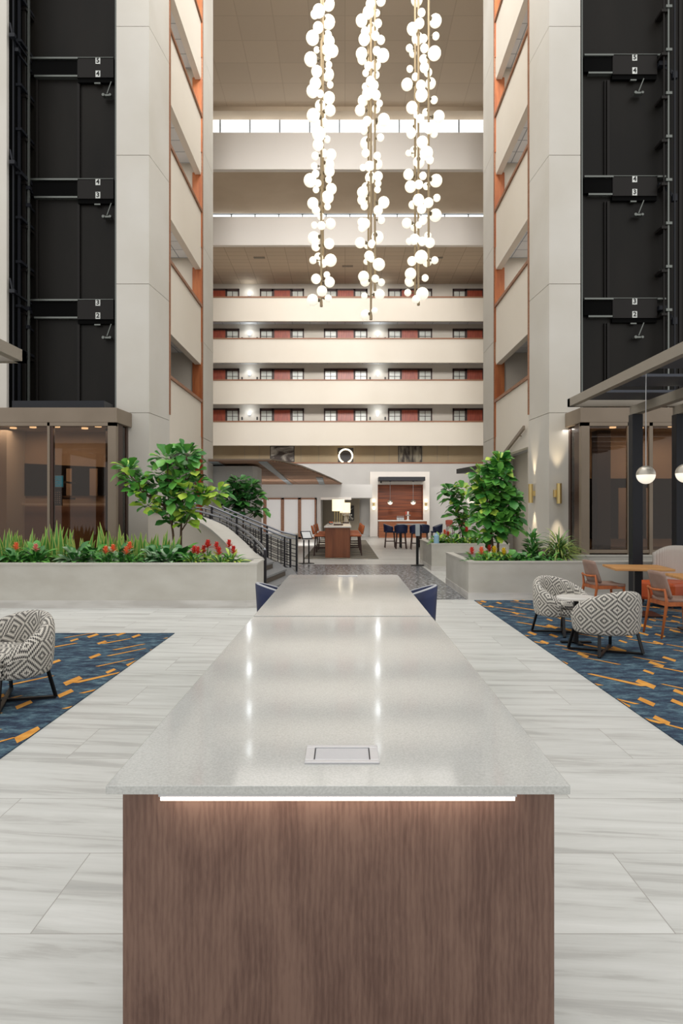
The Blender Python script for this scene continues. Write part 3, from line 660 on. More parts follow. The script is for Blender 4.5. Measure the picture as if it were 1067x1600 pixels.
    # tie brackets
for j, (px, py) in enumerate(((20, 57), (26, 80), (20, 255), (44, 295), (44, 322), (20, 456), (43, 483), (43, 512))):
    Yr = min(YS-.3, 7.34*F/(539-px)); c = P(px, py, Yr)
    tag(MB(c).box(c.x-.06, c.x+.06, Yr-.05, Yr+.05, c.z-.03, c.z+.05).bar((c.x-.06, Yr, c.z+.3), (c.x, Yr, c.z), .03).box(c.x-.02, c.x+.02, Yr, YS, c.z-.02, c.z+.02).build('shaft_bracket', 'charcoal'), 'grey tie bracket on the outer rails of the left lift shaft', 'bracket', 'tie brackets of the left shaft')

# ------------------------------------------------------------------ glazed lift lobbies at ground level
def kiosk(sx):
    nm = {-1: 'left', 1: 'right'}[sx]; Y0, Y1 = 14.2, 15.1
    xi = 4.75 if sx < 0 else 4.9; xe = 9.6 if sx < 0 else 9.4; zb = .2
    c = (sx*6.5, Y0, 0); o = thing('lift_lobby_enclosure', 'bronze framed glass lift enclosure %s' % ('behind the snake plants' if sx < 0 else 'behind the pergola posts'), 'lift enclosure', c)
    def B(m, a, b, *r): return m.box(*sorted((sx*a, sx*b)), *r)
    m = MB(c); pts = [(xi-.02, Y0+.0), (xe, Y0), (xe, Y1-.02), (xi-.06, Y1-.02)]; pts = [(sx*a, b) for a, b in pts]
    if sx < 0: pts = pts[::-1]
    m.prism(pts, 3.43, 3.74); m.build('canopy_band', 'bronze', o, bevel=.01)
    mull = [78] if sx < 0 else [983, 1017]
    m = MB(c); B(m, xi, xi+.17, Y0, Y0+.14, zb, 3.43)
    if sx > 0:
        for px in mull: x = (px-VX)/F*Y0; m.box(x-.03, x+.04, Y0, Y0+.08, zb, 3.43)
    else:
        x = (76-VX)/F*Y0; m.box(x-.03, x+.02, Y0, Y0+.08, zb, 3.43)
    B(m, xi, xe, Y0+.01, Y0+.1, .72, .79); B(m, xi, xe, Y0, Y0+.1, 3.36, 3.43)
    m.build('frame', 'bronze', o)
    m = MB(c)
    if sx < 0: x = (79.5-VX)/F*Y0; m.box(x-.02, x+.035, Y0+.02, Y0+.12, zb, 3.43)
    B(m, xi+.02, xi+.06, Y0+.2, Y0+.5, zb, 3.43); B(m, xi+.02, xi+.06, Y1-.15, Y1-.02, zb, 3.43)
    m.build('dark_mullion', 'bronze_dark', o)
    edges = [xi+.17]+[abs((px-VX)/F*Y0) for px in (mull if sx > 0 else mull)]+[xe]
    for a, b in zip(edges, edges[1:]): B(MB(c), a, b, Y0+.045, Y0+.055, zb, 3.4).build('glass_pane', 'tinted_glass', o)
    B(MB(c), xi+.035, xi+.045, Y0+.14, Y1-.03, zb, 3.43).build('glass_pane', 'tinted_glass', o)
    # inside: lining, dado, lift car wall, ceiling with downlights
    m = MB(c); B(m, xi+.1, xe, 15.98, 16.05, 0, 3.5); m.build('back_lining', 'lift_lining', o)
    m = MB(c)
    if sx < 0: B(m, 4.9, 5.35, 15.3, 15.97, .2, 3.43)
    else: B(m, 5.75, 6.05, 15.6, 15.97, .2, 3.43)
    m.build('dark_lift_door', 'lift_dark', o)
    m = MB(c); z0_, z1_ = (1.95, 2.8) if sx < 0 else (.95, 2.35)
    a_, b_ = (xe, 5.3) if sx < 0 else (5.15, xe)
    q0, q1 = sx*a_, sx*b_
    v = [m.vert(p) for p in ((q0, 15.94, z0_), (q1, 15.94, z0_), (q1, 15.94, z1_-(.2 if sx < 0 else 0)), (q0, 15.94, z1_), (q0, 15.979, z0_), (q1, 15.979, z0_), (q1, 15.979, z1_-(.2 if sx < 0 else 0)), (q0, 15.979, z1_))]
    for q in ((0, 1, 2, 3), (0, 3, 7, 4), (3, 2, 6, 7), (1, 5, 6, 2), (0, 4, 5, 1)): m.face([v[k] for k in q])
    m.build('dark_reflection_band', 'reflection_dark', o)  # dark zone mirrored in the glass, built as a solid band
    for k in range(3):
        x = (7.75, 6.35, 5.75)[k] if sx < 0 else (6.35, 7.0, 7.9)[k]; w__ = (.28, .12, .18)[k]
        B(MB(c), x, x+w__, 15.90, 15.94, z0_, z1_-.22).build('reflection_strip', 'lift_lining', o)  # paler stripes of the same reflection, built as strips
    m = MB(c); B(m, xi+.3, xe, 15.95, 15.979, .0, z0_-.25); m.build('dado_panel', 'bronze_dark' if sx > 0 else 'lift_dado', o)
    m = MB(c); B(m, 5.4, xe, 15.82, 15.86, z0_-.22, z0_-.18); m.build('hand_rail', 'marble_white' if sx < 0 else 'bronze', o)
    m = MB(c); B(m, xi+.1, xe, Y0+.2, 16.0, 3.44, 3.5); m.build('lobby_ceiling', 'lift_lining', o)
    m = MB(c)
    for px in ((55, 95, 130, 160, 20) if sx < 0 else (955, 1040, 1000)):
        x = (px-VX)/F*15.0; m.lathe((x, 15.0+random.uniform(-.3, .3), 3.40), [(0, 0), (.07, 0), (.07, .04)], 12)
    m.build('downlight', 'lamp_glow', o)
    l = bpy.data.lights.new('lobby_lamp', 'AREA'); l.energy = 30; l.size = 3.4; l.size_y = .5; l.shape = 'RECTANGLE'; l.color = (1, .94, .88)
    lo = bpy.data.objects.new('lobby_lamp', l); COL.objects.link(lo); lo.parent = o; lo.location = (0, .9, 3.38)
    return o
kl = kiosk(-1); kr = kiosk(1)
# dark cap box on the left canopy
tag(MB((-6, 14.9, 3.74)).box(-7.05, -5.1, 14.5, 15.05, 3.74, 3.93).build('canopy_hatch', 'charcoal'), 'dark low box lying on the left lift canopy', 'box')
# blue notice and call buttons on a post just behind the glass
c = P(88, 752, 14.9)
o = thing('lift_notice_screen', 'small lit blue notice screen behind the left glass, above the lift buttons', 'screen', (c.x, 14.9, c.z))
MB(c).box(c.x-.13, c.x+.13, 14.9, 14.93, c.z-.12, c.z+.12).build('screen', 'blue_screen', o)
m = MB(c); m.box(c.x-.14, c.x+.14, 14.93, 14.95, c.z-.13, c.z+.13); m.box(c.x-.02, c.x+.02, 14.95, 15.98, c.z-.02, c.z+.02); m.build('bezel', 'steel', o)
m = MB(c)
for j in range(4): m.box(c.x-.09, c.x+(.08 if j % 2 else .03), 14.895, 14.9, c.z+.06-.045*j, c.z+.068-.045*j)
m.build('notice_lines', 'frosted', o)
c2 = P(88, 778, 14.9); o = thing('lift_button_panel', 'dark lift button panel with rows of small pale buttons under the blue screen', 'button panel', (c2.x, 14.9, c2.z))
MB(c2).box(c2.x-.12, c2.x+.12, 14.91, 14.94, c2.z-.17, c2.z+.15).box(c2.x-.02, c2.x+.02, 14.94, 15.9, c2.z-.02, c2.z+.02).build('panel', 'lift_dark', o)
m = MB(c2)
for i in range(4):
    for j in range(6): m.box(c2.x-.085+.048*i, c2.x-.065+.048*i, 14.9, 14.91, c2.z+.11-.045*j, c2.z+.13-.045*j)
m.build('buttons', 'marble_white', o)

# ------------------------------------------------------------------ planters
def planter(name, label, outer, zt, th, soilz, base=.126, capover=.015):
    """outer: ccw outline; wall ring of thickness th built by insetting"""
    n = len(outer); cen = Vector((sum(p[0] for p in outer)/n, sum(p[1] for p in outer)/n))
    inn = []
    for i in range(n):
        a, b, c_ = Vector(outer[i-1]), Vector(outer[i]), Vector(outer[(i+1) % n])
        n1 = Vector((-(b-a).y, (b-a).x)).normalized(); n2 = Vector((-(c_-b).y, (c_-b).x)).normalized()
        d = (n1+n2); d = d/max(d.dot(n1), .2); inn.append(tuple(b+d*th))
    o = thing(name, label, 'planter', (cen.x, cen.y, 0)); org = (cen.x, cen.y, 0)
    m = MB(org); m.ribbon(list(outer)+[outer[0]], inn+[inn[0]], base, zt-.03); m.build('body', 'planter_stone', o)
    ins2 = [tuple(Vector(i_)-(Vector(i_)-Vector(p)).normalized()*(-.01)) for i_, p in zip(inn, outer)]
    outc = [tuple(Vector(p)+(Vector(p)-Vector(i_)).normalized()*capover) for i_, p in zip(inn, outer)]
    m = MB(org); m.ribbon(outc+[outc[0]], ins2+[ins2[0]], zt-.03, zt); m.build('rim', 'planter_cap', o)
    m = MB(org); oo = [tuple(Vector(p)+(Vector(p)-Vector(i_)).normalized()*.012) for i_, p in zip(inn, outer)]
    m.ribbon(oo+[oo[0]], inn+[inn[0]], 0, base); m.build('skirting', 'skirting', o)
    m = MB(org); m.prism(inn, soilz-.1, soilz); m.build('soil', 'soil', o)
    return o
planter('stone_planter', 'long pale stone planter with snake plants before the glass lift', [(-9.6, 11.26), (-1.62, 11.26), (-1.46, 11.34), (-1.46, 12.3), (-1.84, 12.3), (-2.04, 12.84), (-2.35, 13.37), (-2.74, 13.76), (-3.19, 14.1), (-9.6, 14.1)], .737, .14, .60)
planter('stone_planter', 'pale stone planter holding the tallest fig and the grassy plant', [(2.22, 12.3), (9.4, 12.3), (9.4, 14.15), (4.7, 14.15), (4.4, 15.05), (2.22, 15.05)], .69, .13, .56)
planter('stone_planter', 'smaller pale stone planter behind, with the blue can on its corner', [(2.3, 18.2), (4.36, 18.2), (4.36, 21.0), (2.3, 21.0)], .73, .13, .6)
planter('stone_planter', 'stone planter behind the stair railing holding the small fig', [(-4.1, 18.3), (-1.45, 20.2), (-1.45, 21.2), (-4.1, 21.2)], .90, .12, .78)

# ------------------------------------------------------------------ curved stairs
near = [(-1.50, 12.5), (-1.72, 13.0), (-2.06, 13.62), (-2.48, 14.1), (-3.0, 14.5), (-3.6, 14.8), (-4.15, 15.05)]
nz = [.74, .80, 1.02, 1.28, 1.46, 1.56, 1.6]
inner = [(-1.86, 12.32), (-2.05, 12.85), (-2.36, 13.38), (-2.75, 13.78), (-3.2, 14.12), (-3.7, 14.4), (-4.2, 14.6)]
def smooth_poly(pts, k=6):
    out = []; n = len(pts)
    for i in range(n-1):
        p0, p1, p2, p3 = [Vector(pts[max(0, min(n-1, i+d))]) for d in (-1, 0, 1, 2)]
        for j in range(k):
            t = j/k; out.append(.5*((2*p1)+(-p0+p2)*t+(2*p0-5*p1+4*p2-p3)*t*t+(-p0+3*p1-3*p2+p3)*t**3))
    out.append(Vector(pts[-1])); return out
NE = smooth_poly([(*p, z) for p, z in zip(near, nz)]); IN = smooth_poly([(*p, z) for p, z in zip(inner, nz)])
m = MB(); m.ribbon([(p.x, p.y) for p in NE], [(p.x, p.y) for p in IN], 0, [p.z-.04 for p in NE])
struct('wall_stair_curb', m, 'plaster', 'curved plaster wall rising beside the stairs behind the red flowers')
m = MB(); m.ribbon([(p.x+.02, p.y+.01) for p in NE], [(p.x-.015, p.y-.02) for p in IN], [p.z-.04 for p in NE], [p.z for p in NE])
struct('trim_stair_curb', m, 'planter_cap', 'sweeping pale stone cap on the curved stair wall', 'trim')
# treads: wedge between near edge and far edge
far = [(-1.40, 17.5), (-1.75, 17.48), (-2.1, 17.44), (-2.45, 17.4), (-2.8, 17.34), (-3.15, 17.28), (-3.5, 17.2)]
nearT = [(-1.42, 12.75), (-1.62, 13.2), (-1.88, 13.65), (-2.2, 14.05), (-2.55, 14.4), (-2.95, 14.72), (-3.4, 14.98)]
NS = 6; RS = .15
o = thing('staircase', 'short curved stone stairs rising beside the curved railings', 'stairs', (-1.5, 15, 0)); so = (-1.5, 15, 0)
for i in range(NS):
    z1 = RS*(i+1); x0n, x0f = nearT[i], far[i]
    back = [(-3.6, 15.05), (-4.6, 16.5), (-4.6, 17.2)]
    mid = ((x0n[0]+x0f[0])/2+.35, (x0n[1]+x0f[1])/2)
    pts = [x0n, mid, x0f, (-3.55, 17.2), (-4.3, 17.2), (-4.3, 16.6), (-4.05, 16.5), (-3.45, 15.05)]
    pts = [x0n, mid, x0f, (-4.0, 17.2), (-4.0, 15.2)]
    MB(so).prism(pts, z1-RS, z1-.04).build('riser', 'stair_riser', o)
    e = [(a+.03, b) for a, b in pts[:3]]+pts[3:]
    MB(so).prism(e, z1-.04, z1).build('tread', 'stair_tread', o)
    m = MB(so); 
    m.tube([(x0n[0]-.02, x0n[1]+.1, z1-.055), (mid[0]-.015, mid[1], z1-.055), (x0f[0]-.02, x0f[1]-.1, z1-.055)], .008, 5); m.build('step_light', 'lamp_glow', o)
struct('floor_landing', MB().box(-6.6, -4.0, 16.5, 20.1, .7, .9), 'stair_tread', 'landing at the head of the short curved stairs', 'floor')

def railing(name, label, path, zbase, hgt, posts, rows, sub, org):
    """path: plan points; zbase: foot height per point; hgt: top above foot"""
    o = thing(name, label, 'railing', org)
    n = len(path); 
    def at(t, h):
        f = t*(n-1); i = min(int(f), n-2); u = f-i; a = Vector((*path[i], zbase[i])); b = Vector((*path[i+1], zbase[i+1])); q = a.lerp(b, u); return (q.x, q.y, q.z+h)
    K = 24
    MB(org).tube([at(k/K, hgt) for k in range(K+1)], .024, 8).build('hand_rail', 'rail_cap', o, smooth=True)
    MB(org).tube([at(k/K, hgt-.10) for k in range(K+1)], .016, 6).build('second_rail', 'rail_cap', o, smooth=True)
    for t in posts:
        p = at(t, 0); q = at(t, hgt); MB(org).box(p[0]-.025, p[0]+.025, p[1]-.025, p[1]+.025, p[2]-.12 if t else 0, q[2]).build('post', 'rail_iron', o)
    m = MB(org)
    for h in rows:
        for k in range(K): m.bar(at(k/K, h), at((k+1)/K, h), .02, .02)
    for t in sub: p = at(t, .1); q = at(t, hgt-.1); m.bar(p, q, .02)
    m.build('lattice', 'rail_iron', o); return o
rows = [.12, .26, .38, .46, .58, .68]
zf = [0, .13, .28, .43, .58, .73, .88]
farp = [(-1.40, 17.55), (-1.75, 17.52), (-2.1, 17.48), (-2.45, 17.44), (-2.8, 17.38), (-3.15, 17.32), (-3.5, 17.25), (-3.9, 17.2)]
railing('stair_railing', 'far dark iron stair railing with a rectangular lattice and steel hand rail', farp, zf+[.92], .88, (0, .06, .3, .55, .8), rows, [.1, .13, .2, .23, .36, .38, .46, .62, .65, .72, .86, .89, .95], (-1.4, 17.5, 0))
nr = [(-1.46, 12.52), (-1.6, 12.98), (-1.86, 13.5), (-2.2, 13.98), (-2.62, 14.4), (-3.1, 14.72), (-3.6, 14.95)]
railing('stair_railing', 'near dark iron stair railing following the curved stone wall', nr, [0, .08, .24, .42, .58, .70, .78], .88, (0, .25, .5, .75), rows, [.07, .12, .16, .33, .37, .42, .6, .65, .82, .88, .94], (-1.46, 12.5, 0))
# second iron screen just outside the far railing end
railing('stair_railing', 'short outer iron railing standing behind the foot of the far railing', [(-1.28, 18.1), (-1.7, 18.05), (-2.4, 17.95), (-3.2, 17.8)], [0, .1, .4, .75], .95, (0, .5), rows, [.2, .3, .6, .7, .9], (-1.28, 18.1, 0))

# ------------------------------------------------------------------ rear lobby shell
Yd = 39.0
struct('wall_lobby_bulkhead', MB().box(-9.9, 1.55, Yd, 43.0, 2.33, 3.1), 'grey_wall', 'pale grey bulkhead above the glazed partition')
m = MB().box(-9.9, (395-VX)/F*Yd, Yd, Yd+.2, 0, 2.33).box((495-VX)/F*Yd, (501-VX)/F*Yd, Yd, 43, 0, 2.33)
struct('wall_lobby_partition', m, 'grey_wall', 'pale wall ends beside the glazed partition')
struct('wall_hall_recess', MB().box((501-VX)/F*Yd-.2, .9, 42.6, 42.9, 0, 2.33), 'dim_wall', 'taupe wall inside the passage behind the high table')
struct('trim_passage', MB().box((501-VX)/F*Yd, (549-VX)/F*Yd, Yd-.06, Yd, 2.22, 2.36), 'white_fascia', 'white lintel over the passage behind the high table', 'trim')
fr = [397, 414, 441.5, 468, 494]
for k in range(4):
    xa, xb = (fr[k]-VX)/F*Yd, (fr[k+1]-VX)/F*Yd; c = ((xa+xb)/2, Yd, 0)
    o = thing('glazed_partition', 'frosted glass panel in a brown wood frame, %s from the small fig' % ('first', 'second', 'third', 'fourth')[k], 'partition', c, group='frosted glass partition panels')
    MB(c).box(xa, xa+.09, Yd-.1, Yd+.02, 0, 2.33).box(xb-.09, xb, Yd-.1, Yd+.02, 0, 2.33).box(xa, xb, Yd-.1, Yd+.02, 2.24, 2.33).box(xa, xb, Yd-.1, Yd+.02, 0, .1).build('wood_frame', 'trim_wood', o)
    MB(c).box(xa+.09, xb-.09, Yd-.02, Yd, .1, 2.24).build('frosted_pane', 'frosted', o)
# free standing grey wall block behind the small fig
struct('wall_block', MB().prism([(-4.7, 21.9), (-2.95, 21.9), (-2.85, 22.2), (-2.85, 23.4), (-4.7, 23.4)], 0, 3.03), 'grey_wall', 'pale grey wall block behind the small fig')
# slatted wood canopy over the rear lobby
edge = [P(423, 721, 23.7), P(443, 724, 24.6), P(470, 731, 28.2), P(497, 741, 33.2), P(515, 750, 39)]
pts = [(-9.95, 21.9), (-4.15, 21.9), (-4.15, 20.8), (-2.27, 20.8), (-1.95, 21.7), (-1.54, 23.9), (-1.1, 28.2), (-.62, 33.5), (-.2, 38.98), (-9.95, 38.98)]
co = (-5, 30, 3.1)
o = thing('slatted_canopy', 'brown slatted wood ceiling canopy with grey beams above the rear lobby', 'canopy', co)
MB(co).prism(pts, 3.10, 3.14).build('wood_slats', 'slat_ceiling', o)
MB(co).prism([(a+(.05 if -4 < a < 0 else 0), b) for a, b in pts], 3.14, 3.18).build('edge_board', 'bronze', o)
MB(co).bar((-2.5, 20.85, 3.085), (-3.1, 38.9, 3.085), .26, .03).build('grey_beam', 'mullion_grey', o)
MB(co).bar((-4.0, 20.85, 3.085), (-5.2, 38.9, 3.085), .26, .03).build('grey_beam', 'mullion_grey', o)
MB(co).bar((-1.15, 30.5, 3.085), (-1.3, 38.9, 3.085), .3, .03).build('grey_beam', 'mullion_grey', o)
# two slim suspension posts to the floor slab above
# framed artwork in the passage
xa, xb = (536-VX)/F*42.5, (553-VX)/F*42.5; c = ((xa+xb)/2, 42.55, 1.05)
o = thing('artwork', 'framed abstract black and white artwork in the passage behind the lamps', 'artwork', c)
MB(c).box(xa, xb, 42.54, 42.6, 1.0, 1.92).build('picture_frame', 'picture_frame', o)
MB(c).box(xa+.04, xb-.04, 42.525, 42.54, 1.04, 1.88).build('canvas', 'paint_mono', o)

# bar niche
Yn = 42.4
def nx_(px, Y=Yn): return (px-VX)/F*Y
def nz_(py, Y=Yn): return H+(VY-py)/F*Y
struct('wall_bar_surround', MB().box(nx_(578), nx_(590), Yn, 43, 0, nz_(737)).box(nx_(661), nx_(671), Yn, 43, 0, nz_(737)).box(nx_(590), nx_(661), Yn, 43, nz_(757), nz_(737)), 'white_fascia', 'white surround framing the wood panelled bar niche')
tag(MB((nx_(625), Yn+.3, 1)).box(nx_(590), nx_(661), Yn+.35, Yn+.42, 0, nz_(757)).box(nx_(590), nx_(591), Yn, Yn+.35, 0, nz_(757)).box(nx_(660), nx_(661), Yn, Yn+.35, 0, nz_(757)).build('bar_back_panel', 'bar_wood'), 'tall red brown wood panel lining the bar niche', 'wall panel')
tag(MB((nx_(628), 41.5, nz_(747))).box(nx_(592, 41), nx_(665, 41), 41.2, 42.4, nz_(751, 41.2), nz_(745, 41.2)).box(nx_(594), nx_(596), 42.2, 42.4, nz_(751, 41.2)-.1, nz_(751, 41.2)).build('bar_canopy', 'charcoal'), 'flat charcoal canopy above the bar niche', 'canopy')
# bar counter
Yk = 40.6; xa, xb = nx_(592, Yk), nx_(667, Yk); c = ((xa+xb)/2, Yk, 0)
o = thing('bar_counter', 'wood fronted bar counter with a white marble top in the niche', 'counter', c)
MB(c).box(xa, xb, Yk, Yk+.6, 0, .98).build('cabinet_front', 'bar_front', o)
m = MB(c)
for z in (.2, .36, .52, .68, .84): m.box(xa, xb, Yk-.012, Yk, z, z+.02)
m.build('groove_boards', 'bar_wood', o)
MB(c).box(xa-.05, xb+.08, Yk-.08, Yk+.66, .98, 1.04).build('countertop', 'marble_white', o)
for k in range(5):
    x = nx_(621, Yk)+k*.09
    o = thing('drinking_glass', 'clear upturned drinking glass in the row on the bar counter', 'glass', (x, Yk+.15, 1.04), group='glasses on the bar counter') if k == 0 else None
    if k == 0:
        g0 = o; MB().lathe((0, 0, 0), [(.037, 0), (.04, .15), (.034, .15), (.032, .01), (0, .01)], 12).build('bowl', 'clear_acrylic', o, smooth=True)
        MB().lathe((0, 0, .15), [(0, 0), (.015, 0), (.01, .08), (.032, .1), (0, .105)], 12).build('stem', 'clear_acrylic', o, smooth=True)
    else: dup(g0, (x, Yk+.15, 1.04))
o = thing('beer_tap', 'white and steel tap tower with a red handle on the bar counter', 'tap', (nx_(638, Yk), Yk+.25, 1.04))
MB().lathe((0, 0, 0), [(.1, 0), (.1, .03), (.05, .05), (.05, .42), (.06, .5), (0, .52)], 14).build('tower', 'marble_white', o, smooth=True)
MB().lathe((-.12, 0, .3), [(.02, 0), (.03, .2), (0, .22)], 8).build('handle', 'red_flower', o)
MB().box(-.14, .14, -.07, 0, .26, .32).build('spout_bar', 'steel', o)
for i, (px, py) in enumerate(((609.5, 785), (645.5, 785))):
    Y = 41.4; c = P(px, py, Y)
    o = thing('pendant_lamp', 'small globe pendant before the bar niche, %s' % ('over the glasses side' if i == 0 else 'over the tap side'), 'pendant lamp', c, group='bar niche pendants')
    MB().sphere((0, 0, 0), .155, 16, 0, 1).build('metal_cap', 'globe_shade_metal', o, smooth=True)
    MB().sphere((0, 0, 0), .152, 16, -1, 0).build('glass_half', 'globe_glass', o, smooth=True)
    MB().tube([(0, 0, .15), (0, 0, nz_(751, 41.2)-c.z)], .012, 6).build('cord', 'steel', o)
    MB().lathe((0, 0, nz_(751, 41.2)-c.z-.06), [(0, 0), (.07, .01), (.07, .06)], 12).build('ceiling_rose', 'charcoal', o)
for i, px in enumerate((584, 665.5)):
    c = P(px, 788, 42.3)
    o = thing('bar_sconce', 'up and down wall sconce glowing beside the bar niche, %s' % ('passage side' if i == 0 else 'planter side'), 'wall lamp', (c.x, 42.3, c.z))
    MB().box(-.05, .05, -.02, .1, -.1, .1).build('bracket', 'brass', o)
    MB().lathe((0, -.05, .12), [(0, 0), (.07, 0), (.09, .1), (.07, .2), (0, .22)], 12).build('upper_globe', 'lamp_glow', o, smooth=True)
    MB().lathe((0, -.05, -.34), [(0, 0), (.07, .02), (.09, .12), (.07, .22), (0, .22)], 12).build('lower_globe', 'lamp_glow', o, smooth=True)

# zigzag rug and high table with stools
tag(MB((-.15, 30, 0)).box(-1.37, 1.12, 22.7, 37.2, .0, .012).build('area_rug', 'zigzag_rug'), 'long grey zigzag patterned rug under the high table', 'rug')
c = (-.25, 27.4, 0); o = thing('high_table', 'bar height wooden communal table with a white top on the rug', 'table', c)
MB(c).box(-.67, .17, 23.1, 31.8, .012, 1.03).build('base', 'table_wood', o, bevel=.006)
MB(c).box(-.71, .21, 23.05, 31.85, 1.03, 1.075).build('tabletop', 'marble_white', o, bevel=.004)
def table_lamp(loc, h, lab):
    o = thing('table_lamp', lab, 'table lamp', loc)
    MB().box(-.17, .17, -.08, .08, 0, .05).build('base', 'dark_walnut', o, bevel=.01)
    m = MB(); [m.bar((x, 0, .05), (x, 0, h-.32), .014) for x in (-.13, -.04, .05, .13)]; m.build('stem', 'brass', o)
    MB().lathe((0, 0, h-.42), [(.225, 0), (.225, .42), (.215, .42), (.215, 0), (.225, 0)], 24).build('lamp_shade', 'lampshade', o, smooth=False)
table_lamp((-.24, 24.6, 1.075), .93, 'table lamp with a drum shade and slim brass rods, nearer end of the high table')
table_lamp((0.0, 28.6, 1.075), .86, 'table lamp with a glowing drum shade, far end of the high table')
m = MB(); 
o = thing('flower_vase', 'vase of pale flowers standing on the high table past the lamps', 'vase', (.05, 30.6, 1.075))
MB().lathe((0, 0, 0), [(.06, 0), (.09, .1), (.05, .25), (.06, .28), (0, .27)], 14).build('vase', 'marble_white', o, smooth=True)
m = MB()
for k in range(60):
    a = random.uniform(0, 2*PI); e = random.uniform(.1, 1.3); d = Vector((math.cos(a)*math.cos(e), math.sin(a)*math.cos(e), math.sin(e))); m.sphere(Vector((0, 0, .3))+d*random.uniform(.1, .26), .035, 6)
m.build('blossoms', 'marble_white', o)
o = thing('cafe_bottle', 'small bowl of orange things on the high table beside the lamp', 'bowl', (-.55, 26.2, 1.075))
o.name = 'fruit_bowl'
MB().lathe((0, 0, 0), [(.05, 0), (.11, .06), (.1, .06), (.04, .01), (0, .01)], 14).build('bowl', 'steel', o, smooth=True)
for k in range(3):
    q = tag(MB().sphere((0, 0, 0), .045, 10).build('orange', 'orange_flower', smooth=True), 'orange fruit lying in the small bowl on the high table', 'fruit', 'oranges in the bowl'); q.location = (-.55+.05*math.cos(2.1*k), 26.2+.05*math.sin(2.1*k), 1.14)

def stool_proto(name, label, seatm, legm, sh=.74, bh=.3, w_=.44, cat='bar stool', group=None, shell=False, inner=None):
    """faces +X; back at -X"""
    o = thing(name, label, cat, (0, 0, 0), group=group)
    m = MB().box(-w_/2, w_/2, -w_/2, w_/2, sh-.07, sh); m.build('seat', seatm, o, bevel=.03)
    if shell:
        def fn(t, s_): a = math.radians(-115+230*t); r = .25+.02*s_; hh = (bh*(.45+.55*math.cos(a/2.1)**2)); return (-r*math.cos(a), r*math.sin(a), sh-.05+hh*s_)
        MB().grid(fn, 18, 4).build('backrest', seatm, o, smooth=True, solid=.035)
        MB().tube([Vector(fn(t/18, 1)) for t in range(19)], .012, 6).build('piping', 'piping_white', o, smooth=True)
    else:
        def fn(t, s_): y = (t-.5)*w_*.98; return (-w_/2+.1*(1-(abs(t-.5)*2)**2)*-.4-.06*s_, y, sh+.02+bh*s_-(abs(t-.5)*2)**3*.03*s_)
        MB().grid(fn, 8, 5).build('backrest', seatm, o, smooth=True, solid=.045)
    for ax in (-1, 1):
        for ay in (-1, 1): MB().bar((ax*(w_/2-.05), ay*(w_/2-.05), sh-.06), (ax*(w_/2+.0), ay*(w_/2+.0), 0), .035).build('leg', legm, o)
    z = .25; q = w_/2-.02; MB().bar((q, -q, z), (q, q, z), .022).bar((-q, -q, z), (-q, q, z), .022).bar((-q, q, z+.03), (q, q, z+.03), .022).bar((-q, -q, z+.03), (q, -q, z+.03), .022).build('foot_rail', legm, o)
    return o
p0 = None
k = 0
for sx, ys in ((-1, (24.2, 26.2, 28.2)), (1, (24.4, 25.8, 27.6, 29.6))):
    for j, y in enumerate(ys):
        loc = (-.25+sx*.62, y, .012); rz = 0 if sx < 0 else PI
        lab = 'tan leather bar stool at the high table, %s side, %s from the front' % ('stair' if sx < 0 else 'bar', ('first', 'second', 'third', 'fourth')[j])
        if p0 is None: p0 = stool_proto('bar_stool', lab, 'tan_leather', 'dark_walnut', group='bar stools at the high table'); p0.location = loc; p0.rotation_euler.z = rz
        else: dup(p0, loc, rz, lab)
# high cafe table with navy stools before the bar
c = (2.9, 29.6, 0); o = thing('cafe_table', 'dark high table among the navy stools before the bar', 'table', c)
MB(c).box(2.25, 3.4, 29.2, 30.0, 1.0, 1.04).build('tabletop', 'marble_white', o)
for ax in (2.4, 3.25):
    for ay in (29.3, 29.9): MB(c).box(ax-.03, ax+.03, ay-.03, ay+.03, 0, 1.0).build('leg', 'black_steel', o)
pn = None
for x, y, rz, lab in ((2.35, 28.75, PI/2, 'navy bar stool before the bar, nearest the wood counter edge'), (2.95, 28.4, PI/2, 'navy bar stool before the bar, middle of the near row'), (3.3, 29.0, PI/2, 'navy bar stool before the bar, hidden partly by the sanitizer stand'),
                      (3.95, 29.7, PI, 'navy bar stool at the planter end of the high cafe table'), (1.95, 29.7, 0, 'navy bar stool at the passage end of the high cafe table')):
    if pn is None: pn = stool_proto('navy_stool', lab, 'navy_velvet', 'dark_walnut', sh=.72, bh=.36, shell=True, group='navy stools at the high cafe table'); pn.location = (x, y, 0); pn.rotation_euler.z = rz
    else: dup(pn, (x, y, 0), rz, lab)
pr = None
for x, y, rz, lab in ((6.3, 41.0, 0, 'small red brown stool by the back wall, nearer the bar'), (7.1, 41.2, 0, 'small red brown stool by the back wall, nearer the figs')):
    if pr is None: pr = stool_proto('red_stool', lab, 'red_leather', 'dark_walnut', group='red brown stools by the back wall'); pr.location = (x, y, 0); pr.rotation_euler.z = rz+1.2
    else: dup(pr, (x, y, 0), rz+1.2, lab)

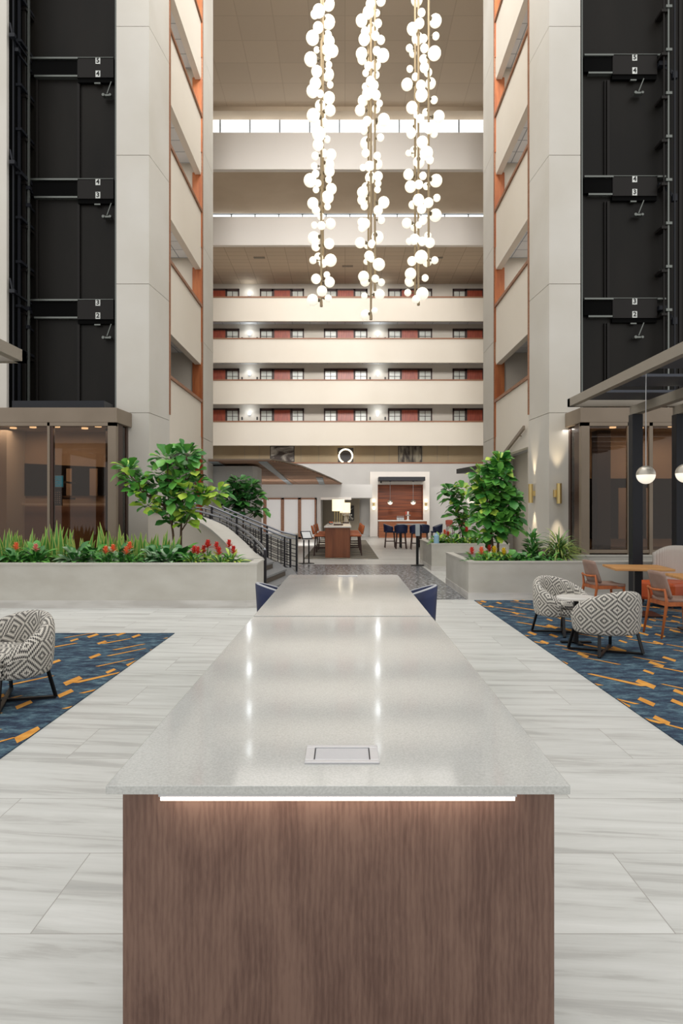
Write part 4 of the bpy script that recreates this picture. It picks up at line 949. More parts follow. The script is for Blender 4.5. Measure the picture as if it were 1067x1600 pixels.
# sanitizer stand, sign stand, blue can
c = (2.1, 19.9, .006); o = thing('sanitizer_stand', 'black post stand with a clear dispenser plate on the granite floor edge', 'stand', c)
MB().lathe((0, 0, 0), [(.19, 0), (.19, .02), (.05, .04), (0, .04)], 20).build('base_plate', 'black_steel', o)
MB().box(-.035, .035, -.035, .035, .03, .98).build('pole', 'black_steel', o)
MB().box(-.06, .07, -.05, -.03, .86, 1.22).build('dispenser', 'clear_acrylic', o, bevel=.01)
c = (-1.17, 20.7, 0); o = thing('menu_stand', 'black floor stand with a tilted menu board beside the stair railing', 'sign stand', c, rz=.5)
MB().box(-.2, .2, -.15, .15, 0, .02).build('base_plate', 'black_steel', o)
MB().box(-.1, -.07, -.02, .02, .02, .72).box(.07, .1, -.02, .02, .02, .72).build('pole', 'black_steel', o)
q = MB().box(-.17, .17, -.012, .012, -.14, .14).build('menu_board', 'charcoal', o); q.location = (0, 0, .86); q.rotation_euler = (-.6, 0, 0)
q2 = MB().box(-.14, .14, -.018, -.012, -.11, .11).build('menu_sheet', 'frosted', q)
tag(MB((2.45, 18.35, .73)).lathe((2.45, 18.35, .73), [(0, 0), (.075, 0), (.07, .2), (.03, .25), (.03, .28), (0, .28)], 16).build('blue_can', 'blue_can', smooth=False), 'pale blue bottle shaped can on the corner of the small planter', 'can')
# globe strip chandelier over a far bar
c = P(733, 738, 30)
o = thing('canopy_light', 'dark hanging canopy with a row of white globes behind the figs', 'chandelier', c)
m = MB(); a = P(713, 742, 30)-c; b = P(765, 727, 27)-c
m.prism([(a.x, 0), (a.x+.5, -3), (10-c.x, -3), (10-c.x, 0)], -.06, .14); m.build('canopy', 'charcoal', o)
for i in range(5):
    x = P(727+i*7, 783, 30).x-c.x; z = P(0, 783, 30).z-c.z
    MB().sphere((x, -.3*i*0-1, z), .115, 14).build('globe', 'globe_glass', o, smooth=True)
    MB().tube([(x, -1, z+.1), (x, -1, -.06)], .008, 5).build('cord', 'steel', o)

# ------------------------------------------------------------------ brass cylinder sconces on the right column
for i, (x, Y, ax) in enumerate((((829-VX)/F*16.0, 16.0, 'x'), ((873.5-VX)/F*14.95, 14.95, 'y'))):
    z = 1.6+(VY-771)/F*Y; c = (x, Y, z)
    o = thing('cylinder_sconce', 'brass cylinder wall sconce on the right column, %s' % ('on its inner flank by the fig' if ax == 'x' else 'on its front face above the grassy plant'), 'wall lamp', c)
    MB().lathe((0, 0, 0), [(.045, -.22), (.055, -.22), (.055, .22), (.045, .22), (.045, -.22)], 20).build('tube_body', 'brass', o, smooth=False)
    m = MB()
    if ax == 'x': m.box(.04, 4.46-x, -.04, .04, -.06, .06)
    else: m.box(-.09, .02, .04, .14, -.08, .08)
    m.build('back_plate', 'brass', o)
    MB().lathe((0, 0, -.2), [(0, 0), (.044, 0)], 16).lathe((0, 0, .2), [(0, 0), (.044, 0)], 16).build('lamp_disc', 'lamp_glow', o)
    for d in (1, -1):
        l = bpy.data.lights.new('sconce_beam', 'SPOT'); l.energy = 55; l.spot_size = math.radians(46); l.spot_blend = .8; l.color = (1, .82, .56); l.shadow_soft_size = .03
        lo = bpy.data.objects.new('sconce_beam', l); COL.objects.link(lo); lo.parent = o
        lo.location = (0, 0, .235*d); lo.rotation_euler = (0 if d < 0 else PI, 0, 0)

# ------------------------------------------------------------------ chandeliers
C1a = [(200,30,45),(130,80,45),(100,105,30),(200,160,48),(125,200,38),(85,275,48),(195,255,30),(205,300,40),(115,362,22),(230,370,42),(185,360,35),(72,430,48),(190,410,30),(203,470,24),(115,518,40),(195,540,45),(105,605,42),(212,615,24),(85,660,45),(140,680,27),(205,710,42),(140,765,38),(212,800,40),(90,838,48),(155,840,28),(170,890,30),(130,970,50),(190,1010,25),(125,1050,40),(165,1110,28),(105,1130,28),(220,1120,38)]
C1b = [(98,45,25),(205,30,38),(107,100,28),(207,82,38),(68,148,48),(200,142,25),(110,215,24),(220,210,40),(125,168,25),(193,270,45),(88,315,42),(193,338,25),(110,365,30),(145,410,27),(98,472,24),(215,462,38),(95,565,45),(150,475,30),(205,607,38),(108,628,32),(215,727,45),(88,727,27),(128,705,32),(160,750,30),(110,862,36),(188,832,24),(208,885,38),(153,950,38),(85,1015,42),(198,1003,27)]
C2a = [(580,5,35),(505,30,35),(490,90,42),(550,95,24),(440,150,42),(560,170,28),(520,210,40),(465,230,30),(460,285,42),(580,290,30),(540,260,30),(440,390,42),(445,430,35),(550,370,30),(595,402,45),(545,470,35),(490,480,30),(470,530,24),(543,543,27),(505,590,34),(530,620,34),(470,630,28),(485,680,42),(545,690,34),(450,730,38),(570,750,24),(430,800,38),(545,790,30),(600,870,45),(480,880,34),(560,910,34),(458,945,28),(577,997,27),(475,1040,45),(470,1110,30),(553,1130,27)]
C2b = [(555,30,36),(498,45,36),(450,55,24),(505,128,40),(560,118,34),(560,170,24),(475,200,36),(447,235,40),(555,215,24),(480,287,28),(600,308,42),(460,335,27),(445,290,36),(560,365,34),(583,435,27),(440,450,30),(465,462,38),(445,490,30),(555,560,45),(430,600,38),(515,608,30),(480,620,24),(495,695,36),(512,715,27),(475,737,22),(565,757,45),(455,845,40),(465,880,36),(540,860,28),(583,887,27),(570,975,38),(460,985,24),(535,1093,24),(470,1123,38)]
C3a = [(840,0,42),(875,92,28),(860,170,35),(975,152,45),(810,210,42),(978,262,26),(845,280,42),(890,280,28),(787,350,26),(812,388,27),(968,387,48),(895,350,30),(890,430,32),(895,490,34),(790,500,24),(922,525,30),(830,557,26),(770,613,42),(940,605,38),(870,620,36),(875,690,45),(965,725,27),(805,780,42),(840,835,24),(905,815,26),(1000,845,42),(865,860,30),(800,930,30),(800,965,36),(930,930,38),(965,970,27),(880,1030,42),(780,1110,22),(825,1100,38),(910,1110,48),(935,1160,28)]
C3b = [(855,15,42),(780,105,38),(885,115,28),(980,150,45),(855,178,32),(795,193,42),(910,190,26),(985,275,27),(852,290,42),(810,325,30),(925,310,36),(875,355,34),(975,400,45),(885,437,32),(768,458,36),(825,487,30),(855,470,24),(825,575,38),(785,590,24),(880,590,32),(935,600,36),(920,548,26),(872,703,48),(805,733,34),(915,740,34),(970,727,27),(795,825,42),(790,880,38),(900,855,26),(880,970,46),(775,962,26),(835,1010,30)]
Yg = 16.0; SC = 4.639
gm = MB().sphere((0, 0, 0), 1, 20); 
gmesh = None
rods = {1: [(148, 1062, 0), (160, 780, .22)], 2: [(490, 900, .2), (537, 945, -.12), (508, 1158, .05)], 3: [(828, 1020, .2), (852, 1052, 0), (926, 772, -.15)]}
for ci, (A, B) in enumerate(((C1a, C1b), (C2a, C2b), (C3a, C3b)), 1):
    cx = {1: 150, 2: 515, 3: 870}[ci]; X0 = (470+cx/SC-VX)/F*Yg
    o = thing('globe_chandelier', ['', 'cascading chandelier of glowing globes on slim rods, leftmost of the three', 'cascading chandelier of glowing globes on slim rods, middle and lowest of the three', 'cascading chandelier of glowing globes on slim rods, rightmost of the three'][ci], 'chandelier', (X0, Yg, 6), group='globe chandeliers')
    org = (X0, Yg, 6); RX = []
    for rx, yb, dy in rods[ci]:
        Y = Yg+dy; x = (470+rx/SC-VX)/F*Y; z = H+(VY-(250+yb/SC))/F*Y; RX.append((x, Y, z))
        MB(org).tube([(x, Y, z), (x, Y, ROOF)], .026, 10).lathe((x, Y, z), [(.0, -.005), (.034, -.005), (.034, .12), (.026, .12)], 10).build('rod', 'globe_rod', o, smooth=False)
    for k, (gx, gy, rr, oy) in enumerate([(a, b, c_, 0) for a, b, c_ in A]+[(a, b, c_, 250) for a, b, c_ in B]):
        px, py, r_ = 470+gx/SC, oy+gy/SC, rr/SC
        side_ = random.choice((-1, 1)) if abs(gx-cx) < 70 else 0
        best = min(RX, key=lambda q: abs(q[0]-(px-VX)/F*Yg)+(0 if q[2] < H+(VY-py)/F*Yg else 5))
        R = r_/F*Yg
        dx = abs(best[0]-(px-VX)/F*best[1]); need = math.sqrt(max((R+.05)**2-dx*dx, 0)); dy = -need if rr >= 24 and k % 3 else need
        Y = best[1]+dy; x = (px-VX)/F*Y; z = H+(VY-py)/F*Y; R = r_/F*Y
        if gmesh is None: g = gm.build('globe', 'globe_glass', o, smooth=True); gmesh = g.data
        else: g = bpy.data.objects.new('globe', gmesh); COL.objects.link(g); g.parent = o
        g.location = (x-org[0], Y-org[1], z-org[2]); g.scale = (R, R, R)
        # socket arm from the rod (sub-part of the globe, unit space)
        d = Vector((best[0]-x, best[1]-Y, 0)); L_ = d.length; dn = d.normalized()
        s_ = MB().tube([dn*.93, dn*1.25], .34, 8); s_.tube([dn*1.2, dn*(L_/R)], .12, 6); s_.build('socket', 'globe_socket', g)
    MB(org).lathe((X0, Yg, ROOF-.08), [(0, 0), (.35, 0), (.35, .08)], 24).build('ceiling_rose', 'globe_rod', o)

# ------------------------------------------------------------------ carpets
def carpet(name, label, x0, x1, y0, y1, seed, cat='carpet', mir=1):
    rnd = random.Random(seed); c = ((x0+x1)/2, (y0+y1)/2, 0)
    m = MB(c).box(x0, x1, y0, y1, 0, .008)
    def clipq(pts):
        # Sutherland-Hodgman against the carpet's rectangle
        for ax, lim, sg in ((0, x0, 1), (0, x1, -1), (1, y0, 1), (1, y1, -1)):
            out = []
            for i in range(len(pts)):
                a, b = pts[i-1], pts[i]; da, db = sg*(a[ax]-lim), sg*(b[ax]-lim)
                if (da >= 0) != (db >= 0): t = da/(da-db); out.append((a[0]+(b[0]-a[0])*t, a[1]+(b[1]-a[1])*t))
                if db >= 0: out.append(b)
            pts = out
            if len(pts) < 3: return None
        return pts
    m.cur = 1
    def q(pts, zz=.0105):
        p = clipq(pts)
        if p:
            ar = sum(p[i-1][0]*p[i][1]-p[i][0]*p[i-1][1] for i in range(len(p)))
            if ar < 0: p = p[::-1]
            m.poly([(a, b, zz) for a, b in p])
    def sq(x, y, s_, a=.7):
        q([(x+mir*s_*.55, y+s_*.7), (x-mir*s_*.1, y+s_*1.6), (x-mir*s_*.55, y-s_*.6), (x+mir*s_*.1, y-s_*1.6)], .0095)
    def strip(x, y, L_, w_, a=.75):
        d = Vector((.58*mir, .82)); A = Vector((x, y)); B = A+d*L_; n_ = Vector((mir, -.1))
        q([tuple(A-n_*w_*.3), tuple(A+n_*w_*.5), tuple(B+n_*w_*.35), tuple(B-n_*w_*.1)])
    def tick(x, y, s_): sq(x, y, .1*s_, .75); strip(x+mir*.03*s_, y-.08, .5*s_, .09*s_)
    MX, MY = 1.35, 1.55; motif = []
    for i in range(-1, int((x1-x0)/MX)+2):
        for j in range(-1, int((y1-y0)/MY)+2):
            bx = (int(x0/MX)+i)*MX+(j % 2)*.4; by = (int(y0/MY)+j)*MY; J = lambda: rnd.uniform(-.07, .07)
            tick(bx+.10+J(), by+.15+J(), 1.15); tick(bx+.72+J(), by+.5+J(), .8); strip(bx+.95+J(), by+.05+J(), .42, .07)
            sq(bx+.5+J(), by+.95+J(), .10); sq(bx+.95+J(), by+1.0+J(), .085); sq(bx+.72+J(), by+1.12+J(), .09); strip(bx+.62+J(), by+.98+J(), .36, .06)
            strip(bx+.1+J(), by+.82+J(), .45, .05, .8); strip(bx+.05+J(), by+1.28+J(), .5, .06, .7); sq(bx+1.25+J(), by+1.35+J(), .09); sq(bx+.35+J(), by+.62+J(), .07)
    return tag(m.build(name, ['carpet_navy', 'carpet_orange']), label, cat)
carpet('area_carpet', 'navy carpet with scattered orange shards under the lounge seating by the pergola posts', 2.3, 9.5, .5, 12.2, 3, mir=-1)
carpet('area_carpet', 'navy carpet with orange shards, the smaller corner under the lone patterned tub chair', -9.5, -2.22, .5, 8.92, 5)

# ------------------------------------------------------------------ near communal tables
def quartz_table(label, y0, y1, near_):
    xa, xb = -.597, .562; c = ((xa+xb)/2, (y0+y1)/2, 0)
    o = thing('communal_table', label, 'table', c)
    MB(c).box(xa, xb, y0, y1, .892, .914).build('tabletop', 'quartz', o, bevel=.002)
    yb = y0+.085
    m = MB(c).box(-.582, .548, yb, yb+.06, 0, .892); m.build('end_panel', 'stained_birch', o, bevel=.002)
    MB(c).box(-.582, .548, y1-.12, y1-.06, 0, .892).build('end_panel', 'stained_birch', o, bevel=.002)
    MB(c).box(-.25, .22, yb+.06, y1-.12, 0, .892).build('core_panel', 'stained_birch', o)
    return o, c
o, c = quartz_table('counter height table with a grey quartz top and lit wood end panel, nearest the camera', 1.707, 4.435, True)
yk = 1.735
q = MB(c).box((247-VX)/F*yk, (808-VX)/F*yk, yk, yk+.035, .874, .892).build('light_housing', 'outlet_steel', o, bevel=.002)
MB(c).box((250-VX)/F*yk, (805-VX)/F*yk, yk+.004, yk+.03, .864, .875).build('light_strip', 'led', q)
# pop-up outlet
x0, x1 = -.110, .0935; y0, y1 = F*.686/396-.0, F*.686/368.5
f = MB(c); zt = .914
f.box(x0, x1, y0, y0+.022, zt, zt+.005).box(x0, x1, y1-.02, y1, zt, zt+.005).box(x0, x0+.024, y0+.022, y1-.02, zt, zt+.005).box(x1-.024, x1, y0+.022, y1-.02, zt, zt+.005)
q = f.build('outlet_frame', 'outlet_steel', o, bevel=.001)
MB(c).box(x0+.027, x1-.027, y0+.027, y1-.023, zt, zt+.0035).build('outlet_lid', 'outlet_lid', q, bevel=.001)
m = MB(c).box(x0+.024, x1-.024, y0+.022, y1-.02, zt, zt+.001); m.build('outlet_gap', 'charcoal', q)
o2, c2 = quartz_table('second grey quartz counter table, end to end with the nearest one', 4.468, 7.34, False)
MB(c2).box(-.07, .13, 7.15, 7.26, .914, .919).build('outlet_lid', 'outlet_steel', o2)
# navy counter stools at the second table
s0 = stool_proto('counter_stool', 'navy upholstered counter stool tucked in on the stair side of the second table', 'navy_velvet', 'dark_walnut', sh=.62, bh=.34, w_=.42, shell=True); s0.location = (-.57, 6.55, 0); s0.rotation_euler.z = .25
dup(s0, (.57, 6.35, 0), PI-.25, 'navy upholstered counter stool tucked in on the planter side of the second table')

# ------------------------------------------------------------------ patterned tub chairs
def tub_chair(label, loc, rz):
    """faces +Y in its own space"""
    o = thing('tub_chair', label, 'armchair', loc, rz, 'patterned tub chairs')
    ro, th = .385, .10
    def hgt(a): return .43+.295*max(math.cos(abs(a)*.68), 0)
    A0 = math.radians(128); NU = 36
    # closed cross-section swept round the back
    def sect(a):
        h = hgt(a); b0 = .235; R = ro-.03*max(0, (abs(a)-1.6)); taper = .04
        return [(R-.09, b0), (R-.03, b0), (R-.035+.02, b0+.04), (R-.0, b0+.18), (R+.005, h-.12), (R-.005, h-.04), (R-.03, h-.005), (R-.06, h), (R-.09, h-.02), (R-.105, h-.06), (R-.11, h-.2), (R-.11, b0)]
    m = MB(); prev = None; rows = []
    for i in range(NU+1):
        a = -A0+2*A0*i/NU; s_ = sect(a); row = []; acc = 0; last = None
        for r, z in s_:
            if last: acc += math.hypot(r-last[0], z-last[1])
            last = (r, z)
            row.append(m.vert((r*math.sin(a), -r*math.cos(a), z), (a*ro, (acc if r > R_mid(a, ro) else acc))))
        rows.append(row)
    n = len(rows[0])
    for i in range(NU):
        for k in range(n): l = (k+1) % n; m.face((rows[i][k], rows[i+1][k], rows[i+1][l], rows[i][l]))
    m.face(rows[0]); m.face(rows[-1][::-1])
    m.build('shell', 'ikat_fabric', o, smooth=True, sub=1)
    # front rail and seat cushion
    m = MB()
    pr = [(0, .24), (.28, .24), (.325, .27), (.335, .36), (.30, .365)]
    def lath(prof, n_=36):
        R = []
        for r, z in prof: R.append([m.vert((r*1.0*math.cos(2*PI*k/n_), .02+(r*(1.06 if math.sin(2*PI*k/n_) > 0 else .8))*math.sin(2*PI*k/n_), z), (r*math.cos(2*PI*k/n_)+.5, r*math.sin(2*PI*k/n_)+z)) for k in range(n_)])
        for a, b in zip(R, R[1:]):
            for k in range(n_): l = (k+1) % n_; m.face((a[k], a[l], b[l], b[k]))
        m.face(R[0][::-1]); m.face(R[-1])
    lath([(.20, .235), (.285, .24), (.30, .27), (.305, .33), (.29, .345)]); m.build('seat_base', 'ikat_fabric', o, smooth=True)
    m = MB(); lath([(.05, .345), (.28, .35), (.315, .37), (.32, .41), (.30, .445), (.24, .46), (.05, .465)]); m.build('seat_cushion', 'ikat_fabric', o, smooth=True)
    for ax in (-1, 1):
        for ay in (-1, 1): MB().bar((ax*.25, ay*.22, .25), (ax*.29, ay*.27, .012), .035, .014).build('leg', 'black_steel', o)
    MB().bar((-.29, -.27, .012), (.29, .27, .012), .035, .02).bar((-.29, .27, .012), (.29, -.27, .012), .035, .02).build('cross_base', 'black_steel', o)
    return o
def R_mid(a, ro): return ro-.07
tc = tub_chair('patterned black and white tub chair seen from behind, nearest of the pair on the carpet', (2.93, 7.72, .008), math.radians(18))
dup(tc, (2.85, 8.95, .008), math.radians(-148), 'patterned black and white tub chair facing the small white table, beyond its twin')
dup(tc, (-2.84, 5.72, .008), math.radians(152), 'patterned black and white tub chair standing alone on the smaller carpet')
def side_table(label, loc):
    o = thing('side_table', label, 'side table', loc, group='round white side tables')
    MB().lathe((0, 0, .53), [(0, 0), (.22, 0), (.225, .01), (.225, .02), (.22, .03), (0, .03)], 32).build('tabletop', 'marble_white', o)
    MB().box(-.025, .025, -.025, .025, .02, .53).build('pole', 'black_steel', o)
    MB().box(-.18, .18, -.03, .03, 0, .02).box(-.03, .03, -.18, .18, 0, .02).build('base', 'black_steel', o)
    return o
st = side_table('small round white side table between the two patterned tub chairs', (2.78, 8.25, .008))
dup(st, (-3.02, 5.05, .008), label='small round white side table beside the lone patterned tub chair')

# ------------------------------------------------------------------ pergolas
def pergola(label, X0, sx, yf, yn, posts):
    o = thing('pergola', label, 'pergola', (X0, yf, 0)); org = (X0, yf, 0); W = 4.6
    xa, xb = sorted((X0, X0+sx*W))
    m = MB(org).box(*sorted((X0, X0+sx*.1)), yn, yf, 3.43, 3.57).box(xa, xb, yf-.12, yf, 3.43, 3.57)
    m.build('fascia', 'pergola_bronze', o)
    y = yf-.35
    while y > yn+.5:
        MB(org).box(xa+.1, xb-.1, y-.75, y, 3.50, 3.54).build('louver', 'louver_blue', o)
        y -= 1.3
    for k, px in enumerate(posts):
        MB(org).box(px-.09, px+.09, yf-.22, yf-.04, 0, 3.28).build('post', 'charcoal', o, bevel=.006)
        MB(org).box(px-.07, px+.07, yn, yf-.04, 3.28, 3.43).build('beam', 'pergola_bronze', o)
    return o
pergola('charcoal steel pergola with wide louvres over the dining seats', 3.93, 1, 12.1, 3.0, [5.08, 5.84])
pergola('bronze edged pergola corner jutting in over the smaller carpet side', -3.95, -1, 8.5, 2.0, [-7.2, -8.2])
# globe pendants under the pergola
pp = None
for x, y, Y, lab in ((1009, 742, 9.5, 'half metal half glass globe pendant by the pergola post nearer the brass sconces'), (1071, 735, 9.1, 'half metal half glass globe pendant cut by the frame edge under the pergola')):
    c = P(x, y, Y)
    if pp is None:
        pp = thing('globe_pendant', lab, 'pendant lamp', c, group='pergola globe pendants')
        MB().sphere((0, 0, 0), .128, 24, .0, 1).build('metal_cap', 'globe_shade_metal', pp, smooth=True)
        MB().sphere((0, 0, 0), .126, 24, -1, .0).build('glass_half', 'globe_glass', pp, smooth=True)
        MB().tube([(0, 0, .126), (0, 0, 3.5-c.z)], .006, 6).build('cord', 'steel', pp)
    else: dup(pp, (c.x, c.y, pp.location.z), label=lab)

# ------------------------------------------------------------------ dining furniture at the right
c = (4.48, 10.5, .008)
o = thing('oak_table', 'square oak topped dining table with a black pedestal beside the pergola post', 'table', c)
MB().box(-.42, .42, -.42, .42, .70, .735).build('tabletop', 'oak', o, bevel=.006); o.rotation_euler.z = -.14
MB().box(-.05, .05, -.05, .05, .02, .70).build('pedestal', 'black_steel', o)
MB().box(-.3, .3, -.3, .3, 0, .02).build('base_plate', 'black_steel', o)
ot = dup(o, (4.76, 8.95, .008), label='square oak topped dining table cut by the frame edge, nearer of the two')
def dining_chair(label, loc, rz):
    """faces +X"""
    o = thing('dining_chair', label, 'chair', loc, rz, 'leather dining chairs')
    def seat(t, s_): x = -.21+.44*t; y = (s_-.5)*(.44-.05*(1-t)); return (x, y, .46+.012*math.cos(t*PI)-.012*math.sin(s_*PI)+.01*t)
    MB().grid(seat, 8, 8).build('seat', 'taupe_leather', o, smooth=True, solid=.045)
    def back(t, s_): y = (t-.5)*.45*(1-.12*s_*s_); k_ = (2*t-1)**2; return (-.21-.09*s_+.05*k_, y, .50+.33*s_*(1-.06*k_**2))
    MB().grid(back, 10, 7).build('backrest', 'taupe_leather', o, smooth=True, solid=.03)
    for ay in (-1, 1):
        MB().tube([(-.25, ay*.215, .62), (-.225, ay*.22, .45), (-.30, ay*.235, .0)], [.012, .022, .014], 8).build('leg', 'chair_wood', o, smooth=True)
        MB().tube([(.21, ay*.20, .45), (.235, ay*.215, .0)], [.022, .013], 8).build('leg', 'chair_wood', o, smooth=True)
    m = MB(); 
    for ay in (-1, 1): m.bar((-.22, ay*.21, .425), (.21, ay*.20, .425), .024, .05)
    m.bar((-.22, -.21, .425), (-.22, .21, .425), .024, .05); m.bar((.21, -.2, .425), (.21, .2, .425), .024, .05)
    m.tube([(-.255, -.215, .6), (-.285, 0, .59), (-.255, .215, .6)], .016, 8)
    m.build('seat_frame', 'chair_wood', o); return o
dc = dining_chair('taupe leather dining chair with wood legs at the farther oak table', (4.02, 10.62, .008), .1)
dup(dc, (4.22, 8.75, .008), .04, 'taupe leather dining chair with orange wood legs, nearest the frame edge')
# wing chair
c = (5.42, 11.45, .008)
o = thing('wing_chair', 'pale striped wing chair with an orange leather seat beyond the oak table', 'armchair', c, PI+.45)
MB().box(-.36, .36, -.36, .36, .1, .42).build('seat', 'orange_leather', o, bevel=.05)
def bk(t, s_): a = (t-.5)*2.6; return (-.36*math.cos(a)+.03, .38*math.sin(a), .3+(.70-.16*abs(math.sin(a))**5)*s_)
MB().grid(bk, 16, 8).build('wing_back', 'wing_fabric', o, smooth=True, solid=.09)
for ax in (-1, 1):
    for ay in (-1, 1): MB().tube([(ax*.28, ay*.28, .12), (ax*.3, ay*.3, 0)], [.025, .015], 8).build('leg', 'dark_walnut', o)
dup(o, (5.95, 9.9, .008), PI+.1, 'pale striped wing chair with an orange leather seat between the oak tables')
# striped banquette in front of the right enclosure's glass is seen as its reflection only

# ------------------------------------------------------------------ plants
rnd = random.Random(11)
def rdir(zmin=-.2, zmax=.9):
    a = rnd.uniform(0, 2*PI); z = rnd.uniform(zmin, zmax); h_ = math.sqrt(max(0, 1-z*z)); return Vector((math.cos(a)*h_, math.sin(a)*h_, z))
def fig(label, base, clusters, trunks, lsize, Y, dens=1.0, mats=('leaf_green', 'leaf_deep', 'leaf_lime'), lime=lambda i: .12):
    """clusters: (px, py, radius_px, n leaves, lime share)"""
    o = thing('fiddle_leaf_fig', label, 'fig tree', base)
    m = MB(base); cs = []
    for i, (px, py, rp, n, li) in enumerate(clusters):
        R = rp/F*Y; c = P(px, py, Y); c.y += rnd.uniform(-.5, .5)*R; cs.append((c, R))
        for k in range(int(n*dens)):
            d = rdir(-.55, .95); q = c+Vector((d.x, d.y*.9, d.z*.85))*R*rnd.uniform(.25, .85)
            ld = (d+Vector((0, 0, rnd.uniform(-.2, .5)))).normalized()
            m.cur = 2 if rnd.random() < li else (1 if rnd.random() < .45 else 0)
            up = Vector((rnd.uniform(-.3, .3), rnd.uniform(-.3, .3)-.4, 1))
            s_ = lsize*rnd.uniform(.7, 1.2); m.leaf(q, ld, up, s_, s_*.66, droop=rnd.uniform(.1, .5))
    m.build('foliage', list(mats), o, smooth=True)
    t = MB(base); hub = None
    for path in trunks:
        pts = [P(x, y, Y+dy) if not isinstance(x, str) else None for x, y, dy in path]
        t.tube(pts, [max(.028-.006*i, .01) for i in range(len(pts))], 7)
    tips = [P(x, y, Y) for path in trunks for x, y, dy in path[1:]]
    for c, R in cs:
        q = min(tips, key=lambda p: (p-c).length+(3 if p.z > c.z else 0)); t.tube([q, (q+c)/2-Vector((0, 0, .04)), c], [.014, .011, .007], 6)
    t.build('trunk', 'bark', o, smooth=True); return o
Yt = 12.9
fig('tall airy fiddle leaf fig with two slim stems in the long planter', (P(275, 0, Yt).x, Yt, .6),
    [(262, 718, 20, 26, .02), (292, 712, 17, 22, .02), (298, 738, 18, 20, .05), (250, 740, 20, 22, .02), (276, 750, 20, 24, .03), (245, 762, 20, 22, .1), (200, 734, 15, 20, .25), (207, 752, 16, 18, .1), (222, 768, 16, 16, .1),
     (270, 778, 20, 24, .08), (296, 770, 18, 20, .3), (316, 775, 16, 18, .75), (340, 770, 12, 10, .6), (232, 790, 15, 14, .6), (258, 795, 18, 18, .4), (282, 795, 17, 18, .3), (300, 800, 14, 14, .7), (305, 755, 14, 12, .1), (268, 812, 12, 8, .4), (290, 815, 11, 6, .5)],
    [[(274, 868, 0), (270, 830, .05), (264, 795, .0), (262, 750, 0), (262, 725, 0)], [(282, 868, .1), (283, 830, .1), (284, 795, .1), (290, 750, .05), (293, 722, 0)], [(264, 795, 0), (232, 775, 0), (205, 745, 0)], [(284, 795, .1), (305, 780, 0), (335, 772, 0)]], .25, Yt, dens=1.5)
Yt = 13.4
fig('tallest and densest fiddle leaf fig, in the planter by the brass sconces', (P(778, 0, Yt).x, Yt, .5),
    [(782, 722, 12, 16, .3), (776, 733, 14, 16, .1), (775, 748, 17, 24, .0), (752, 742, 12, 12, .2), (760, 770, 16, 22, .1), (780, 768, 17, 24, 0), (795, 780, 14, 18, 0), (765, 790, 18, 26, .05), (788, 795, 18, 26, 0), (800, 805, 12, 14, 0), (762, 808, 16, 18, .05), (780, 818, 18, 24, 0), (797, 822, 12, 14, 0), (770, 835, 14, 14, .05), (752, 760, 10, 8, .3)],
    [[(778, 875, 0), (778, 840, .0), (780, 800, .0), (778, 760, 0), (780, 725, 0)], [(772, 875, .1), (768, 840, .1), (765, 800, .1), (764, 765, 0)]], .24, Yt, dens=2.8)
Yt = 19.2
fig('leaning fiddle leaf fig in the smaller planter behind', (P(722, 0, Yt).x, Yt, .6),
    [(702, 766, 11, 18, .0), (722, 764, 10, 14, .8), (708, 778, 11, 18, .1), (716, 790, 11, 18, .05), (712, 805, 10, 16, .1), (722, 812, 11, 16, .1), (733, 812, 10, 12, .5), (730, 826, 9, 10, .2), (738, 800, 8, 8, .6), (718, 822, 9, 10, .0)],
    [[(724, 850, 0), (722, 830, 0), (716, 800, 0), (708, 775, 0)]], .25, Yt, dens=1.6)
Yt = 19.8
fig('small dark fiddle leaf fig behind the stair railing', (P(380, 0, Yt).x, Yt, .78),
    [(372, 752, 9, 14, 0), (368, 765, 11, 18, 0), (382, 770, 12, 20, 0), (393, 760, 8, 10, .1), (372, 782, 13, 22, 0), (388, 785, 12, 20, 0), (400, 775, 8, 8, .1), (380, 798, 11, 16, 0), (407, 795, 6, 6, .2), (396, 800, 8, 8, .1), (360, 782, 8, 10, 0)],
    [[(380, 838, 0), (380, 815, 0), (382, 785, 0), (376, 760, 0)]], .27, Yt, dens=1.8, mats=('leaf_deep', 'leaf_dark', 'leaf_green'))

def snake(label, px, ytop, Y, n, w_=.075):
    x = P(px, 0, Y).x; o_ = (x, Y, .6); Ht = H+(VY-ytop)/F*Y-.6; m = MB(o_)
    for k in range(n):
        bx = x+rnd.uniform(-.16, .16); by = Y+rnd.uniform(-.14, .14); h_ = Ht*rnd.uniform(.55, 1.0) if k else Ht
        d = Vector((rnd.uniform(-.25, .25)+(bx-x)*1.1, rnd.uniform(-.15, .1), 1)); up = Vector((rnd.uniform(-.5, .5), -1, 0))
        m.cur = 0; m.leaf((bx, by, .6), d, up, h_/max(d.normalized().z, .5), w_*1.35, droop=0, shape='sword')
        m.cur = 1; m.leaf((bx, by-.006, .6), d, up, h_/max(d.normalized().z, .5)*.96, w_*.8, droop=0, shape='sword')
    tag(m.build('snake_plant', ['leaf_yellow_edge', 'leaf_green'], smooth=True), label, 'snake plant', 'snake plants in the long planter')
for i, (px, yt, n) in enumerate(((8, 825, 16), (30, 835, 11), (47, 822, 15), (86, 812, 16), (122, 826, 13), (172, 815, 18), (205, 830, 16), (222, 832, 14), (258, 826, 14))):
    snake('upright yellow edged snake plant in the long planter, %s from the frame edge' % ('first', 'second', 'third', 'fourth and tall', 'fifth', 'sixth and tall', 'seventh', 'eighth', 'ninth')[i], px, yt, 12.35+.2*(i % 2), n)
